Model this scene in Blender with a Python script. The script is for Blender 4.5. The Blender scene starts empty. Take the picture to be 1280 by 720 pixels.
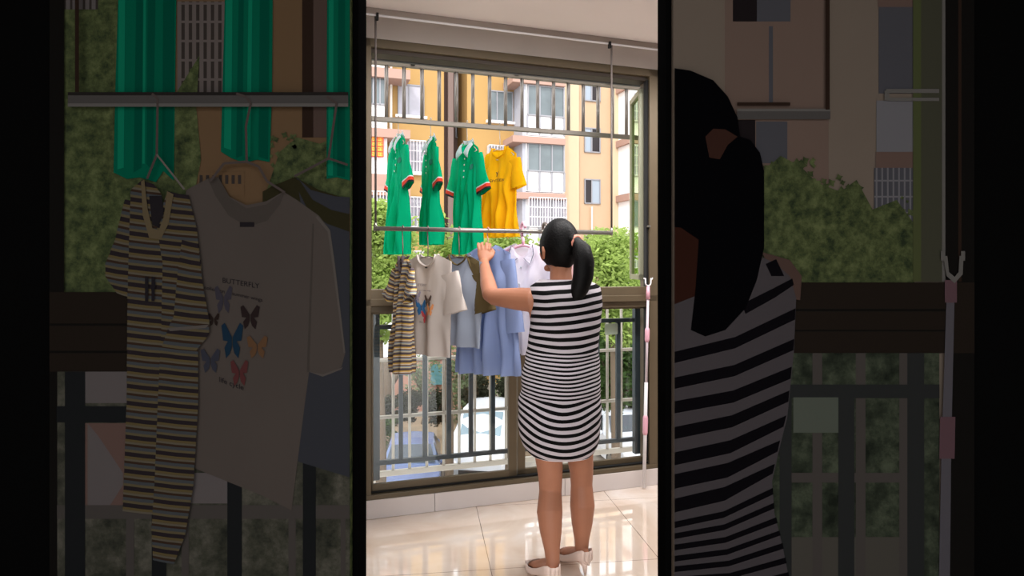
import bpy, bmesh, math, random
from mathutils import Vector, Matrix, noise
from mathutils.geometry import tessellate_polygon
random.seed(7)
PI = math.pi
SC = bpy.context.scene
COL = SC.collection
CAMZ, F, HOR = 1.38, 820.0, 335.0
TH = math.radians(18.8); ST, CT = math.sin(TH), math.cos(TH)
Y0 = 3.875          # the window wall crosses the view axis here

# ------------------------------------------------------------ frame of the window wall
# u runs along the window wall, v outwards through the window, z up
def W(u, v, z):
    return Vector((u*CT - v*ST, Y0 + u*ST + v*CT, z))
def G(px, py, v):
    a = (px-640)/F; b = -(py-HOR)/F
    t = (Y0*CT + v)/(CT - a*ST)
    X = t*a; Y = t
    return X*CT + (Y-Y0)*ST, CAMZ + t*b
def pu(px, v): return G(px, 300, v)[0]
def pz(px, py, v): return G(px, py, v)[1]
def P(px, py, Y): return Vector(((px-640)/F*Y, Y, CAMZ-(py-HOR)/F*Y))

# ------------------------------------------------------------ materials
def lin(c):
    r = []
    for x in c:
        x = x/255.0
        r.append(x/12.92 if x <= 0.04045 else ((x+0.055)/1.055)**2.4)
    return (r[0], r[1], r[2], 1.0)
MATS = {}
def mat(name, rgb, rough=0.6, metal=0.0, spec=0.4, var=0.0, vscale=8.0, bump=0.0, bscale=60.0, trans=0.0, sheen=0.0, vmode='noise'):
    if name in MATS: return MATS[name]
    m = bpy.data.materials.new(name); m.use_nodes = True
    nt = m.node_tree; b = nt.nodes['Principled BSDF']
    c = lin(rgb)
    b.inputs['Base Color'].default_value = c
    b.inputs['Roughness'].default_value = rough
    b.inputs['Metallic'].default_value = metal
    b.inputs['Specular IOR Level'].default_value = spec
    tc = nt.nodes.new('ShaderNodeTexCoord')
    if var > 0:
        n = nt.nodes.new('ShaderNodeTexNoise'); n.inputs['Scale'].default_value = vscale; n.inputs['Detail'].default_value = 4
        nt.links.new(tc.outputs['Object'], n.inputs['Vector'])
        r = nt.nodes.new('ShaderNodeValToRGB')
        r.color_ramp.elements[0].position = .3; r.color_ramp.elements[1].position = .7
        r.color_ramp.elements[0].color = tuple(x*(1-var) for x in c[:3])+(1,)
        r.color_ramp.elements[1].color = tuple(min(1, x*(1+var)) for x in c[:3])+(1,)
        nt.links.new(n.outputs['Fac'], r.inputs['Fac']); nt.links.new(r.outputs['Color'], b.inputs['Base Color'])
    if bump > 0:
        n2 = nt.nodes.new('ShaderNodeTexNoise'); n2.inputs['Scale'].default_value = bscale
        bp = nt.nodes.new('ShaderNodeBump'); bp.inputs['Strength'].default_value = bump; bp.inputs['Distance'].default_value = .01
        nt.links.new(tc.outputs['Object'], n2.inputs['Vector']); nt.links.new(n2.outputs['Fac'], bp.inputs['Height'])
        nt.links.new(bp.outputs['Normal'], b.inputs['Normal'])
    if trans > 0:       # thin cloth and leaves let light through
        tr = nt.nodes.new('ShaderNodeBsdfTranslucent'); mx = nt.nodes.new('ShaderNodeMixShader')
        tr.inputs['Color'].default_value = c
        mx.inputs[0].default_value = trans
        out = nt.nodes['Material Output']
        nt.links.new(b.outputs[0], mx.inputs[1]); nt.links.new(tr.outputs[0], mx.inputs[2]); nt.links.new(mx.outputs[0], out.inputs['Surface'])
        if var > 0: nt.links.new(r.outputs['Color'], tr.inputs['Color'])
    MATS[name] = m
    return m
def glass(name, tint, gloss=0.08):
    m = bpy.data.materials.new(name); m.use_nodes = True
    nt = m.node_tree; nt.nodes.remove(nt.nodes['Principled BSDF'])
    t = nt.nodes.new('ShaderNodeBsdfTransparent'); t.inputs[0].default_value = tint+(1,)
    g = nt.nodes.new('ShaderNodeBsdfGlossy'); g.inputs['Roughness'].default_value = .02
    mx = nt.nodes.new('ShaderNodeMixShader'); mx.inputs[0].default_value = gloss
    nt.links.new(t.outputs[0], mx.inputs[1]); nt.links.new(g.outputs[0], mx.inputs[2])
    nt.links.new(mx.outputs[0], nt.nodes['Material Output'].inputs['Surface'])
    MATS[name] = m
    return m
def emis(name, rgb, s):
    m = bpy.data.materials.new(name); m.use_nodes = True
    b = m.node_tree.nodes['Principled BSDF']
    b.inputs['Emission Color'].default_value = lin(rgb); b.inputs['Emission Strength'].default_value = s
    return m

# ------------------------------------------------------------ mesh builder
class MB:
    def __init__(s): s.v = []; s.f = []; s.uv = None
    def add(s, vs, fs):
        o = len(s.v); s.v += [tuple(v) for v in vs]; s.f += [tuple(i+o for i in f) for f in fs]; return s
    def box(s, x0, x1, y0, y1, z0, z1):
        if x0 > x1: x0, x1 = x1, x0
        if y0 > y1: y0, y1 = y1, y0
        if z0 > z1: z0, z1 = z1, z0
        return s.add([(x0,y0,z0),(x1,y0,z0),(x1,y1,z0),(x0,y1,z0),(x0,y0,z1),(x1,y0,z1),(x1,y1,z1),(x0,y1,z1)],
              [(0,3,2,1),(4,5,6,7),(0,1,5,4),(1,2,6,5),(2,3,7,6),(3,0,4,7)])
    def rings(s, rings, caps=True, closed=True):
        n = len(rings[0]); vs = [p for r in rings for p in r]; fs = []
        for i in range(len(rings)-1):
            for j in range(n if closed else n-1):
                k = (j+1) % n
                fs.append((i*n+j, i*n+k, (i+1)*n+k, (i+1)*n+j))
        if caps and closed:
            fs.append(tuple(range(n-1, -1, -1))); fs.append(tuple((len(rings)-1)*n+j for j in range(n)))
        return s.add(vs, fs)
    def tube(s, pts, r, seg=8, caps=True, ell=None):
        """sweep along pts; r is a number or list of numbers or (rx, ry) pairs"""
        pts = [Vector(p) for p in pts]; n = len(pts)
        rs = r if isinstance(r, (list, tuple)) else [r]*n
        rings = []; prev = None
        for i, p in enumerate(pts):
            d = (pts[min(i+1, n-1)]-pts[max(i-1, 0)])
            if d.length < 1e-9: d = Vector((0, 0, 1))
            d.normalize()
            if prev is None:
                a = ell if ell is not None else (Vector((1,0,0)) if abs(d.x) < .9 else Vector((0,1,0)))
                a = Vector(a)
            else: a = prev
            a = (a - d*a.dot(d)).normalized(); b = d.cross(a); prev = a
            rr = rs[i]; ra, rb = rr if isinstance(rr, (list, tuple)) else (rr, rr)
            rings.append([p + a*math.cos(2*PI*j/seg)*ra + b*math.sin(2*PI*j/seg)*rb for j in range(seg)])
        return s.rings(rings, caps)
    def ball(s, c, rx, ry=None, rz=None, n=12, m=8):
        ry = ry or rx; rz = rz or rx
        vs = [(c[0], c[1], c[2]+rz)]; fs = []
        for i in range(1, m):
            t = PI*i/m
            for j in range(n):
                a = 2*PI*j/n
                vs.append((c[0]+rx*math.sin(t)*math.cos(a), c[1]+ry*math.sin(t)*math.sin(a), c[2]+rz*math.cos(t)))
        vs.append((c[0], c[1], c[2]-rz))
        for j in range(n):
            k = (j+1) % n
            fs.append((0, 1+j, 1+k))
            for i in range(m-2):
                fs.append((1+i*n+j, 1+(i+1)*n+j, 1+(i+1)*n+k, 1+i*n+k))
            fs.append((1+(m-2)*n+k, 1+(m-2)*n+j, len(vs)-1))
        return s.add(vs, fs)
    def prism(s, poly, y0, y1):
        """xz polygon extruded along y"""
        n = len(poly)
        vs = [(p[0], y0, p[1]) for p in poly]+[(p[0], y1, p[1]) for p in poly]
        fs = [tuple(range(n)), tuple(range(2*n-1, n-1, -1))]
        for i in range(n):
            k = (i+1) % n; fs.append((i, i+n, k+n, k))
        return s.add(vs, fs)
    def build(s, name, m, parent=None, loc=None, rot=None, smooth=False, bevel=0, kind=None, fixn=True):
        me = bpy.data.meshes.new(name); me.from_pydata(s.v, [], s.f); me.update()
        if fixn:
            bm = bmesh.new(); bm.from_mesh(me); bmesh.ops.recalc_face_normals(bm, faces=bm.faces); bm.to_mesh(me); bm.free()
        if smooth:
            for p in me.polygons: p.use_smooth = True
        o = bpy.data.objects.new(name, me); COL.objects.link(o)
        if m: me.materials.append(m)
        if parent: o.parent = parent
        if loc is not None: o.location = loc
        if rot is not None: o.rotation_euler = (0, 0, rot)
        if bevel:
            b = o.modifiers.new('bevel', 'BEVEL'); b.width = bevel; b.segments = 2; b.limit_method = 'ANGLE'
        if kind: o['kind'] = kind
        return o
def tag(o, label=None, cat=None, group=None, kind=None):
    if label: o['label'] = label
    if cat: o['category'] = cat
    if group: o['group'] = group
    if kind: o['kind'] = kind
    return o
def thing(name, label, cat, loc=(0,0,0), rot=0, group=None, kind=None):
    o = bpy.data.objects.new(name, None); COL.objects.link(o)
    o.location = loc; o.rotation_euler = (0, 0, rot); o.empty_display_size = .1
    return tag(o, label, cat, group, kind)
def wt(name, label, cat, u, v, z, group=None, kind=None):
    """thing standing in the window wall's frame"""
    return thing(name, label, cat, W(u, v, z), TH, group, kind)
def smoothstep(a, b, x):
    t = max(0, min(1, (x-a)/(b-a))); return t*t*(3-2*t)

# ============================================================ MATERIAL SET
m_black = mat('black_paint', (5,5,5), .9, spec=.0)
m_ceil = mat('ceiling_paint', (226,216,212), .9, spec=.1, var=.03, vscale=2)
m_fascia = mat('fascia_paint', (205,196,190), .9, spec=.1, var=.04, vscale=3)
m_alu = mat('bronze_aluminium', (98,85,66), .45, .25, var=.04, vscale=5)
m_aludark = mat('dark_bronze', (62,52,43), .5, .2)
m_gasket = mat('rubber_gasket', (12,10,10), .7)
m_slate = mat('slate_painted_steel', (72,81,87), .45, .3, var=.05, vscale=6)
m_steel = mat('stainless_steel', (140,136,130), .3, .75, var=.05, vscale=9)
m_steelw = mat('pale_steel', (188,180,168), .4, .2, var=.05, vscale=7)
m_wire = mat('hanger_wire', (120,108,104), .4, .6)
m_skin = mat('skin', (160,106,80), .55, spec=.35, var=.04, vscale=14)
m_hair = mat('black_hair', (4,3,3), .55, spec=.12, bump=.2, bscale=120)
m_beigeshoe = mat('beige_leather', (214,190,178), .4, spec=.5, var=.03)
m_green = mat('green_polo_cloth', (0,186,134), .8, spec=.1, trans=.45, var=.05, vscale=10)
m_yellow = mat('yellow_tee_cloth', (240,188,20), .8, spec=.1, trans=.4, var=.05, vscale=10)
m_ribw = mat('white_collar_rib', (214,224,226), .8, spec=.1, trans=.3)
m_ribred = mat('red_cuff_rib', (216,66,46), .8, spec=.1, trans=.2)
m_ribblk = mat('dark_cuff_stripe', (30,34,36), .8, spec=.1)
m_wtee = mat('white_tee_cloth', (208,197,190), .85, spec=.1, trans=.22, bump=.15, bscale=14)
m_gtee = mat('grey_tee_cloth', (158,166,182), .85, spec=.1, trans=.22, bump=.15, bscale=14)
m_olive = mat('olive_cloth', (94,80,52), .85, spec=.1, trans=.1)
m_blue = mat('pale_blue_shirting', (142,158,198), .85, spec=.1, trans=.3, bump=.2, bscale=12)
m_blouse = mat('white_blouse_cloth', (238,236,244), .85, spec=.1, trans=.5, bump=.2, bscale=12)
m_navy = mat('navy_piping', (40,48,70), .8)
m_red = mat('red_cloth', (196,20,40), .8, trans=.2)
m_pink = mat('pink_plastic', (226,170,186), .4)
m_pinkcloth = mat('pinkish_cloth', (234,206,206), .85, trans=.4)
m_whitepl = mat('white_plastic', (224,220,222), .4)
m_scrunch = mat('peach_fabric', (214,140,120), .8)

# stripes on the dress from a per-vertex phase
def stripe_mat(name, ca, cb):
    m = bpy.data.materials.new(name); m.use_nodes = True; nt = m.node_tree; b = nt.nodes['Principled BSDF']
    b.inputs['Roughness'].default_value = .85; b.inputs['Specular IOR Level'].default_value = .1
    uv = nt.nodes.new('ShaderNodeUVMap'); uv.uv_map = 'stripe'
    sp = nt.nodes.new('ShaderNodeSeparateXYZ'); nt.links.new(uv.outputs[0], sp.inputs[0])
    fr = nt.nodes.new('ShaderNodeMath'); fr.operation = 'FRACT'; nt.links.new(sp.outputs[1], fr.inputs[0])
    rp = nt.nodes.new('ShaderNodeValToRGB'); rp.color_ramp.interpolation = 'CONSTANT'
    rp.color_ramp.elements[0].color = lin(ca); rp.color_ramp.elements[1].position = .5; rp.color_ramp.elements[1].color = lin(cb)
    nt.links.new(fr.outputs[0], rp.inputs[0]); nt.links.new(rp.outputs[0], b.inputs['Base Color'])
    MATS[name] = m; return m
m_dress = stripe_mat('black_white_stripe_jersey', (9,8,9), (180,172,178))
# multicolour stripes of the small tee
def multi_mat():
    m = bpy.data.materials.new('multicolour_stripe_knit'); m.use_nodes = True; nt = m.node_tree; b = nt.nodes['Principled BSDF']
    b.inputs['Roughness'].default_value = .85; b.inputs['Specular IOR Level'].default_value = .1
    uv = nt.nodes.new('ShaderNodeUVMap'); uv.uv_map = 'stripe'
    sp = nt.nodes.new('ShaderNodeSeparateXYZ'); nt.links.new(uv.outputs[0], sp.inputs[0])
    mu = nt.nodes.new('ShaderNodeMath'); mu.operation = 'MULTIPLY'; mu.inputs[1].default_value = 25; nt.links.new(sp.outputs[1], mu.inputs[0])
    fr = nt.nodes.new('ShaderNodeMath'); fr.operation = 'FRACT'; nt.links.new(mu.outputs[0], fr.inputs[0])
    rp = nt.nodes.new('ShaderNodeValToRGB'); rp.color_ramp.interpolation = 'CONSTANT'
    cs = [(0,(84,74,76)),(.2,(206,166,84)),(.36,(224,212,190)),(.46,(120,84,56)),(.6,(140,150,160)),(.78,(214,200,160)),(.88,(104,96,104))]
    e = rp.color_ramp.elements
    e[0].position = 0; e[0].color = lin(cs[0][1]); e[1].position = cs[1][0]; e[1].color = lin(cs[1][1])
    for p, c in cs[2:]:
        x = e.new(p); x.color = lin(c)
    nt.links.new(fr.outputs[0], rp.inputs[0]); nt.links.new(rp.outputs[0], b.inputs['Base Color'])
    return m
m_multi = multi_mat()

# ============================================================ ROOM SHELL
# marble floor tiles
def marble():
    m = bpy.data.materials.new('polished_marble_tile'); m.use_nodes = True; nt = m.node_tree; b = nt.nodes['Principled BSDF']
    b.inputs['Roughness'].default_value = .05; b.inputs['Specular IOR Level'].default_value = .9; b.inputs['Coat Weight'].default_value = .8; b.inputs['Coat Roughness'].default_value = .02; b.inputs['Coat IOR'].default_value = 1.7
    tc = nt.nodes.new('ShaderNodeTexCoord')
    n = nt.nodes.new('ShaderNodeTexNoise'); n.inputs['Scale'].default_value = 2.2; n.inputs['Detail'].default_value = 6; n.inputs['Distortion'].default_value = 1.2
    nt.links.new(tc.outputs['Object'], n.inputs['Vector'])
    r = nt.nodes.new('ShaderNodeValToRGB'); e = r.color_ramp.elements
    e[0].position = .3; e[0].color = lin((214,190,170)); e[1].position = .75; e[1].color = lin((240,230,222))
    x = e.new(.52); x.color = lin((228,210,194))
    nt.links.new(n.outputs['Fac'], r.inputs[0])
    br = nt.nodes.new('ShaderNodeTexBrick'); br.offset = 0; br.inputs['Scale'].default_value = 1
    br.inputs['Mortar Size'].default_value = .0016; br.inputs['Brick Width'].default_value = .803; br.inputs['Row Height'].default_value = .8
    mp = nt.nodes.new('ShaderNodeMapping'); mp.inputs['Location'].default_value = (.215, .05, 0); mp.inputs['Rotation'].default_value = (0, 0, math.radians(11))
    nt.links.new(tc.outputs['Object'], mp.inputs[0]); nt.links.new(mp.outputs[0], br.inputs['Vector'])
    mx = nt.nodes.new('ShaderNodeMix'); mx.data_type = 'RGBA'
    nt.links.new(br.outputs['Fac'], mx.inputs[0]); nt.links.new(r.outputs[0], mx.inputs[6]); mx.inputs[7].default_value = lin((120,98,86))
    nt.links.new(mx.outputs[2], b.inputs['Base Color'])
    return m
UL, UR = -2.2, 2.6      # ends of the balcony
def S(name, mb, m, bevel=0):
    return mb.build(name, m, None, W(0,0,0), TH, bevel=bevel, kind='structure')
S('floor', MB().box(UL-1.5, UR+1.5, -6.2, .1, -.1, 0), marble())
def vw(u): return (2.25-Y0-u*ST)/CT        # where the doorway wall stands
S('ceiling', MB().add([(UL,vw(UL),2.69),(UR,vw(UR),2.69),(UR,-.24,2.69),(UL,-.24,2.69),(UL,vw(UL),2.8),(UR,vw(UR),2.8),(UR,-.24,2.8),(UL,-.24,2.8)],
  [(0,3,2,1),(4,5,6,7),(0,1,5,4),(1,2,6,5),(2,3,7,6),(3,0,4,7)]), m_ceil)
S('ceiling_recess', MB().box(UL, UR, -.24, .2, 2.95, 3.0).box(UL, UR, -.26, -.24, 2.8, 3.0), m_ceil)
zt = pz(640, 67, 0)      # underside of the fascia
zf = pz(640, 605, 0)     # top of the skirting
uwl, uwr = pu(455, 0), pu(823, 0)
S('wall_window', MB().box(UL, UR, 0, .16, zt, 2.95).box(UL, uwl, 0, .16, 0, zt).box(uwr, UR, 0, .16, 0, zt).box(uwl, uwr, .02, .16, 0, zf), m_fascia)
S('wall_left', MB().box(UL-.1, UL, -.95, .16, 0, 2.95), m_fascia)
S('wall_right', MB().box(UR, UR+.1, -2.5, .16, 0, 2.95), m_fascia)
# skirting tiles below the window
sk = MB(); u = uwl
cuts = [uwl, pu(543, 0), pu(543, 0)+.8, uwr]
m_skirt = mat('pale_skirting_tile', (216,206,202), .3, var=.03, vscale=4)
cuts = [uwl-.5, pu(543,0), pu(543,0)+.8, uwr+.5]
for a, b in zip(cuts[:-1], cuts[1:]): sk.box(a+.0012, b-.0012, -.012, .02, .001, zf-.001)
S('baseboard_window', sk, m_skirt, .0015)
# the dark front room: black wall with the doorway
YW = 2.2
def wx(px, Y=YW): return (px-640)/F*Y
dl, dr = wx(448), wx(832)
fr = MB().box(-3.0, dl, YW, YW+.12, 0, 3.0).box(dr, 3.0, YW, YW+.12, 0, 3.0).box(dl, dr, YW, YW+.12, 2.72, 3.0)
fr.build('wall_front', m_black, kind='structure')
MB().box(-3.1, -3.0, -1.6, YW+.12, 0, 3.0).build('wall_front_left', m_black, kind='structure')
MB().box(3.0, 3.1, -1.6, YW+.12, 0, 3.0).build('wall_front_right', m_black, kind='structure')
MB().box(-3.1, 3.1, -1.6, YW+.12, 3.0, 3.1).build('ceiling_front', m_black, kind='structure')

# ============================================================ WINDOW
def wbox(mb, px0, py0, px1, py1, v0, v1, pref=None):
    """box in the wall frame: corners read at depth v0, pref = column where the heights were read"""
    pm = pref if pref is not None else (px0+px1)/2
    return mb.box(pu(px0, v0), pu(px1, v0), v0, v1, pz(pm, py0, v0), pz(pm, py1, v0))
win = thing('window_1', None, None, W(0,0,0), TH, kind='structure')
def wp(name, mb, m, bevel=.003, par=win):
    o = mb.build(name, m, par, bevel=bevel); o['kind'] = 'structure'; return o
f = MB()
wbox(f, 456, 67, 823, 77, 0, .14, 640)               # head
wbox(f, 456, 362, 823, 376, .01, .10, 460)           # transom, three steps
wp('window_frame', f, m_alu)
f = MB()
wbox(f, 456, 600, 823, 607, -.005, .12, 640)         # sill
f.box(pu(456,0), pu(464,0), 0, .12, zf, zt)          # left jamb
f.box(pu(812,0), pu(823,0), 0, .12, zf, zt)          # right jamb
wbox(f, 456, 374, 823, 383, .0, .10, 460)
wbox(f, 456, 383, 823, 391, .02, .10, 460)
wp('window_frame', f, m_alu)
f = MB(); wbox(f, 456, 77, 823, 84, .03, .13, 640)
f.box(pu(812,.03), pu(816,.03), .03, .12, pz(812,360,.03), zt-.04)
f.box(pu(460,.03), pu(464.5,.03), .02, .12, pz(460,360,.03), zt-.04)
wp('head_rail', f, m_aludark)
# lower sashes
for a, b, vv, name in ((464, 646, .035, 'sash'), (647, 812, .06, 'sash')):
    z0 = pz(640, 598, vv) ; z1 = pz(460, 391, vv)
    ua, ub = pu(a, vv), pu(b, vv)
    s_ = MB().box(ua, ub, vv, vv+.025, z0, z0+.05).box(ua, ub, vv, vv+.025, z1-.01, z1+.02)
    s_.box(ua, ua+(.012 if a < 500 else .05), vv, vv+.025, z0, z1).box(ub-(.05 if a < 500 else .02), ub, vv, vv+.025, z0, z1)
    so = wp(name, s_, m_alu)
    g_ = MB().box(ua+.01, ub-.02, vv+.01, vv+.014, z0+.05, z1)
    wp('pane', g_, glass('clear_pane_'+str(a), (.95,.97,.97), .035), 0, so)
f = MB(); wbox(f, 464, 596.2, 812, 597.6, .02, .05, 640)
f.box(pu(808,.015), pu(811,.015), .015, .05, pz(808,575,.015), pz(808,100,.015))
wp('gasket', f, m_gasket, 0)
# upper casement pushed outwards on its hinge at the right
uh = pu(802, .08); za, zb = pz(640, 357, .08)+.03, pz(640, 90, .08)-.02
cs = thing('window_casement', None, None, (uh, .08, 0), 0, kind='structure'); cs.parent = win
cs.rotation_euler = (0, 0, math.radians(72))
f = MB().box(0, .035, -.015, .015, za, zb).box(.30, .33, -.015, .015, za, zb).box(0, .33, -.015, .015, za, za+.035).box(0, .33, -.015, .015, zb-.035, zb)
wp('sash', f, mat('greenish_sash', (150,150,128), .4, .2), .002, cs)
wp('pane', MB().box(.03, .30, -.003, .003, za+.03, zb-.03), glass('green_edge_pane', (.72,.80,.62), .05), 0, cs)
for zz in (pz(808, 235, .08), pz(808, 300, .08)): wp('hinge', MB().box(-.01, .012, -.022, -.012, zz-.02, zz+.02), m_gasket, 0, cs)
wp('stay_arm', MB().tube([(-.10,-.03,pz(808,283,.0)), (.02,-.02,pz(808,283,.0))], .008), m_steel, 0, cs)

# ============================================================ RAILING behind the lower panes
v = .17
rl = wt('balcony_railing', 'slate grey steel railing with upright bars standing just behind the lower window panes', 'railing', 0, v, 0)
zt_, zb_ = pz(470, 409, v), pz(475, 578.5, v)
rl_z0 = pz(470, 600, v)
RU0, RU1 = pu(463, v), pu(811, v)
MB().box(RU0-.3, RU1+.2, -.014, .014, zt_-.013, zt_+.013).build('top_rail', m_slate, rl, bevel=.003)
MB().box(RU0, RU1+.2, -.012, .012, zb_-.013, zb_+.013).build('bottom_rail', m_slate, rl, bevel=.003)
for c, w in ((469.5,10),(501,5),(531,5.5),(561,5.5),(588.5,5),(616,5),(643,5),(668,5),(694,5),(720,5),(746,5.5),(772.5,5)):
    z0 = rl_z0 if w > 8 else zb_
    MB().box(pu(c-w/2,v), pu(c+w/2,v), -.011, .011, z0-.0, zt_ if w < 8 else zt_+.08).build('post' if w > 8 else 'bar', m_slate, rl, bevel=.002)
MB().box(pu(792,v), pu(801,v), -.02, .02, rl_z0, zt_+.12).build('post', m_slate, rl, bevel=.003)
MB().box(pu(754,v)-.0, pu(770,v), -.03, -.014, pz(760,418,v), pz(760,404,v)).build('junction_box', mat('milky_plastic', (214,222,206), .4, trans=.3), rl, bevel=.008)

# ============================================================ SECURITY CAGE outside
v = .5
cg = wt('security_grille', 'pale steel security cage of rails and upright bars outside the window', 'window grille', 0, v, 0)
C0, C1 = pu(452, v), pu(830, v)
def rail(name, py, px, h, m, a=C0, b=C1, d=.014):
    z = pz(px, py, v); MB().box(a, b, -d, d, z-h/2, z+h/2).build(name, m, cg, bevel=.003)
rail('top_rail', 75.5, 460, .042, mat('dull_steel', (150,144,134), .4, .4))
rail('middle_rail', 148, 460, .030, mat('weathered_steel', (118,112,104), .4, .5), b=pu(815, v))
rail('lower_rail', 449, 510, .020, m_steelw)
rail('lower_rail', 521.5, 480, .020, m_steelw)
rail('bottom_rail', 591, 490, .034, m_steelw)
m_bar = mat('bar_steel', (136,130,124), .35, .6)
zA, zB = pz(460, 75, v), pz(460, 148, v)
for c in (483,505,527.5,549,570.5,591,612,632,652.5,672,692,710.5,729,747.5,765.5,783,801):
    uu = pu(c, v)
    MB().tube([(uu,0,zA),(uu,0,zB)], .0125, 10).build('bar', m_bar, cg, smooth=True)
zA, zB = pz(460, 365, v), pz(490, 591, v)
for c in (470,491.5,512,533.5,554.5,574,593.5,613,632.5,651,669,687,705,723,741,759,776.5,794):
    uu = pu(c, v)
    MB().tube([(uu,0,zA),(uu,0,zB)], .0095, 10).build('bar', m_steelw, cg, smooth=True)
rail('upper_lower_rail', 366, 460, .02, m_steelw)
MB().box(pu(806,v), pu(812,v), -.014, .014, pz(490,591,v), pz(460,75,v)).build('corner_post', m_steelw, cg, bevel=.003)
for c, py in ((515.5, 78), (645, 90), (760, 101)):
    MB().box(pu(c-2.5,v), pu(c+2.5,v), -.03, -.014, pz(c, py+5, v), pz(c, py-4, v)).build('clamp', m_gasket, cg, bevel=.003)
# guide rail above the cage
tr = wt('curtain_track', 'thin white metal rail running under the dark window head', 'rail', 0, .2, 0)
MB().tube([(pu(456,.2),0,pz(460,66,.2)),(pu(820,.2),0,pz(460,66,.2))], .006, 8).build('track', m_whitepl, tr)
MB().box(pu(456,.2),pu(820,.2),.01,.03,pz(460,73,.2),pz(460,68.5,.2)).build('track_channel', mat('grey_channel',(96,98,100),.5,.3), tr)

# ============================================================ INDOOR AIRER
RV = -.30
ra = wt('airer_ceiling_rail', 'aluminium clothes airer track fixed under the edge of the ceiling', 'ceiling rail', 0, RV, 0)
zr = pz(640, 39, RV)
MB().box(pu(440,RV), pu(840,RV), -.02, .0, zr-.004, 2.69).build('channel', mat('track_alu',(150,138,130),.4,.4), ra, bevel=.002)
MB().tube([(pu(440,RV),-.012,zr-.008),(pu(840,RV),-.012,zr-.008)], .006, 8).build('lip', m_whitepl, ra)
zrod = pz(467, 285.5, RV)
ar = wt('airer_rod', 'stainless steel clothes rod hanging level on two long wires inside the window', 'clothes rod', 0, RV, 0)
R0, R1 = pu(467, RV), pu(765, RV)
MB().tube([(R0,0,zrod),(R1,0,zrod)], .0115, 14).build('rod', m_steel, ar, smooth=True)
for px, pyt in ((469.5,10),(764.5,50)):
    uu = pu(px, RV)
    MB().tube([(uu,0,zrod+.012),(uu,0,zr)], .0055, 8).build('hanging_wire', mat('wire_grey',(92,84,80),.6,.2), ar, smooth=True)
    MB().tube([(uu,0,zrod-.014),(uu,0,zrod+.03)], .008, 8).build('end_clip', m_steel, ar, smooth=True)
MB().tube([(pu(700,RV), .05, zrod+.012),(pu(749,RV), .05, zrod+.012)], .005, 8).build('spare_tube', m_aludark, ar)
for px in (471, 760): MB().box(pu(px,RV)-.006, pu(px,RV)+.006, -.03, -.01, zr-.035, zr).build('pulley_hook', m_gasket, ra)

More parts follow.
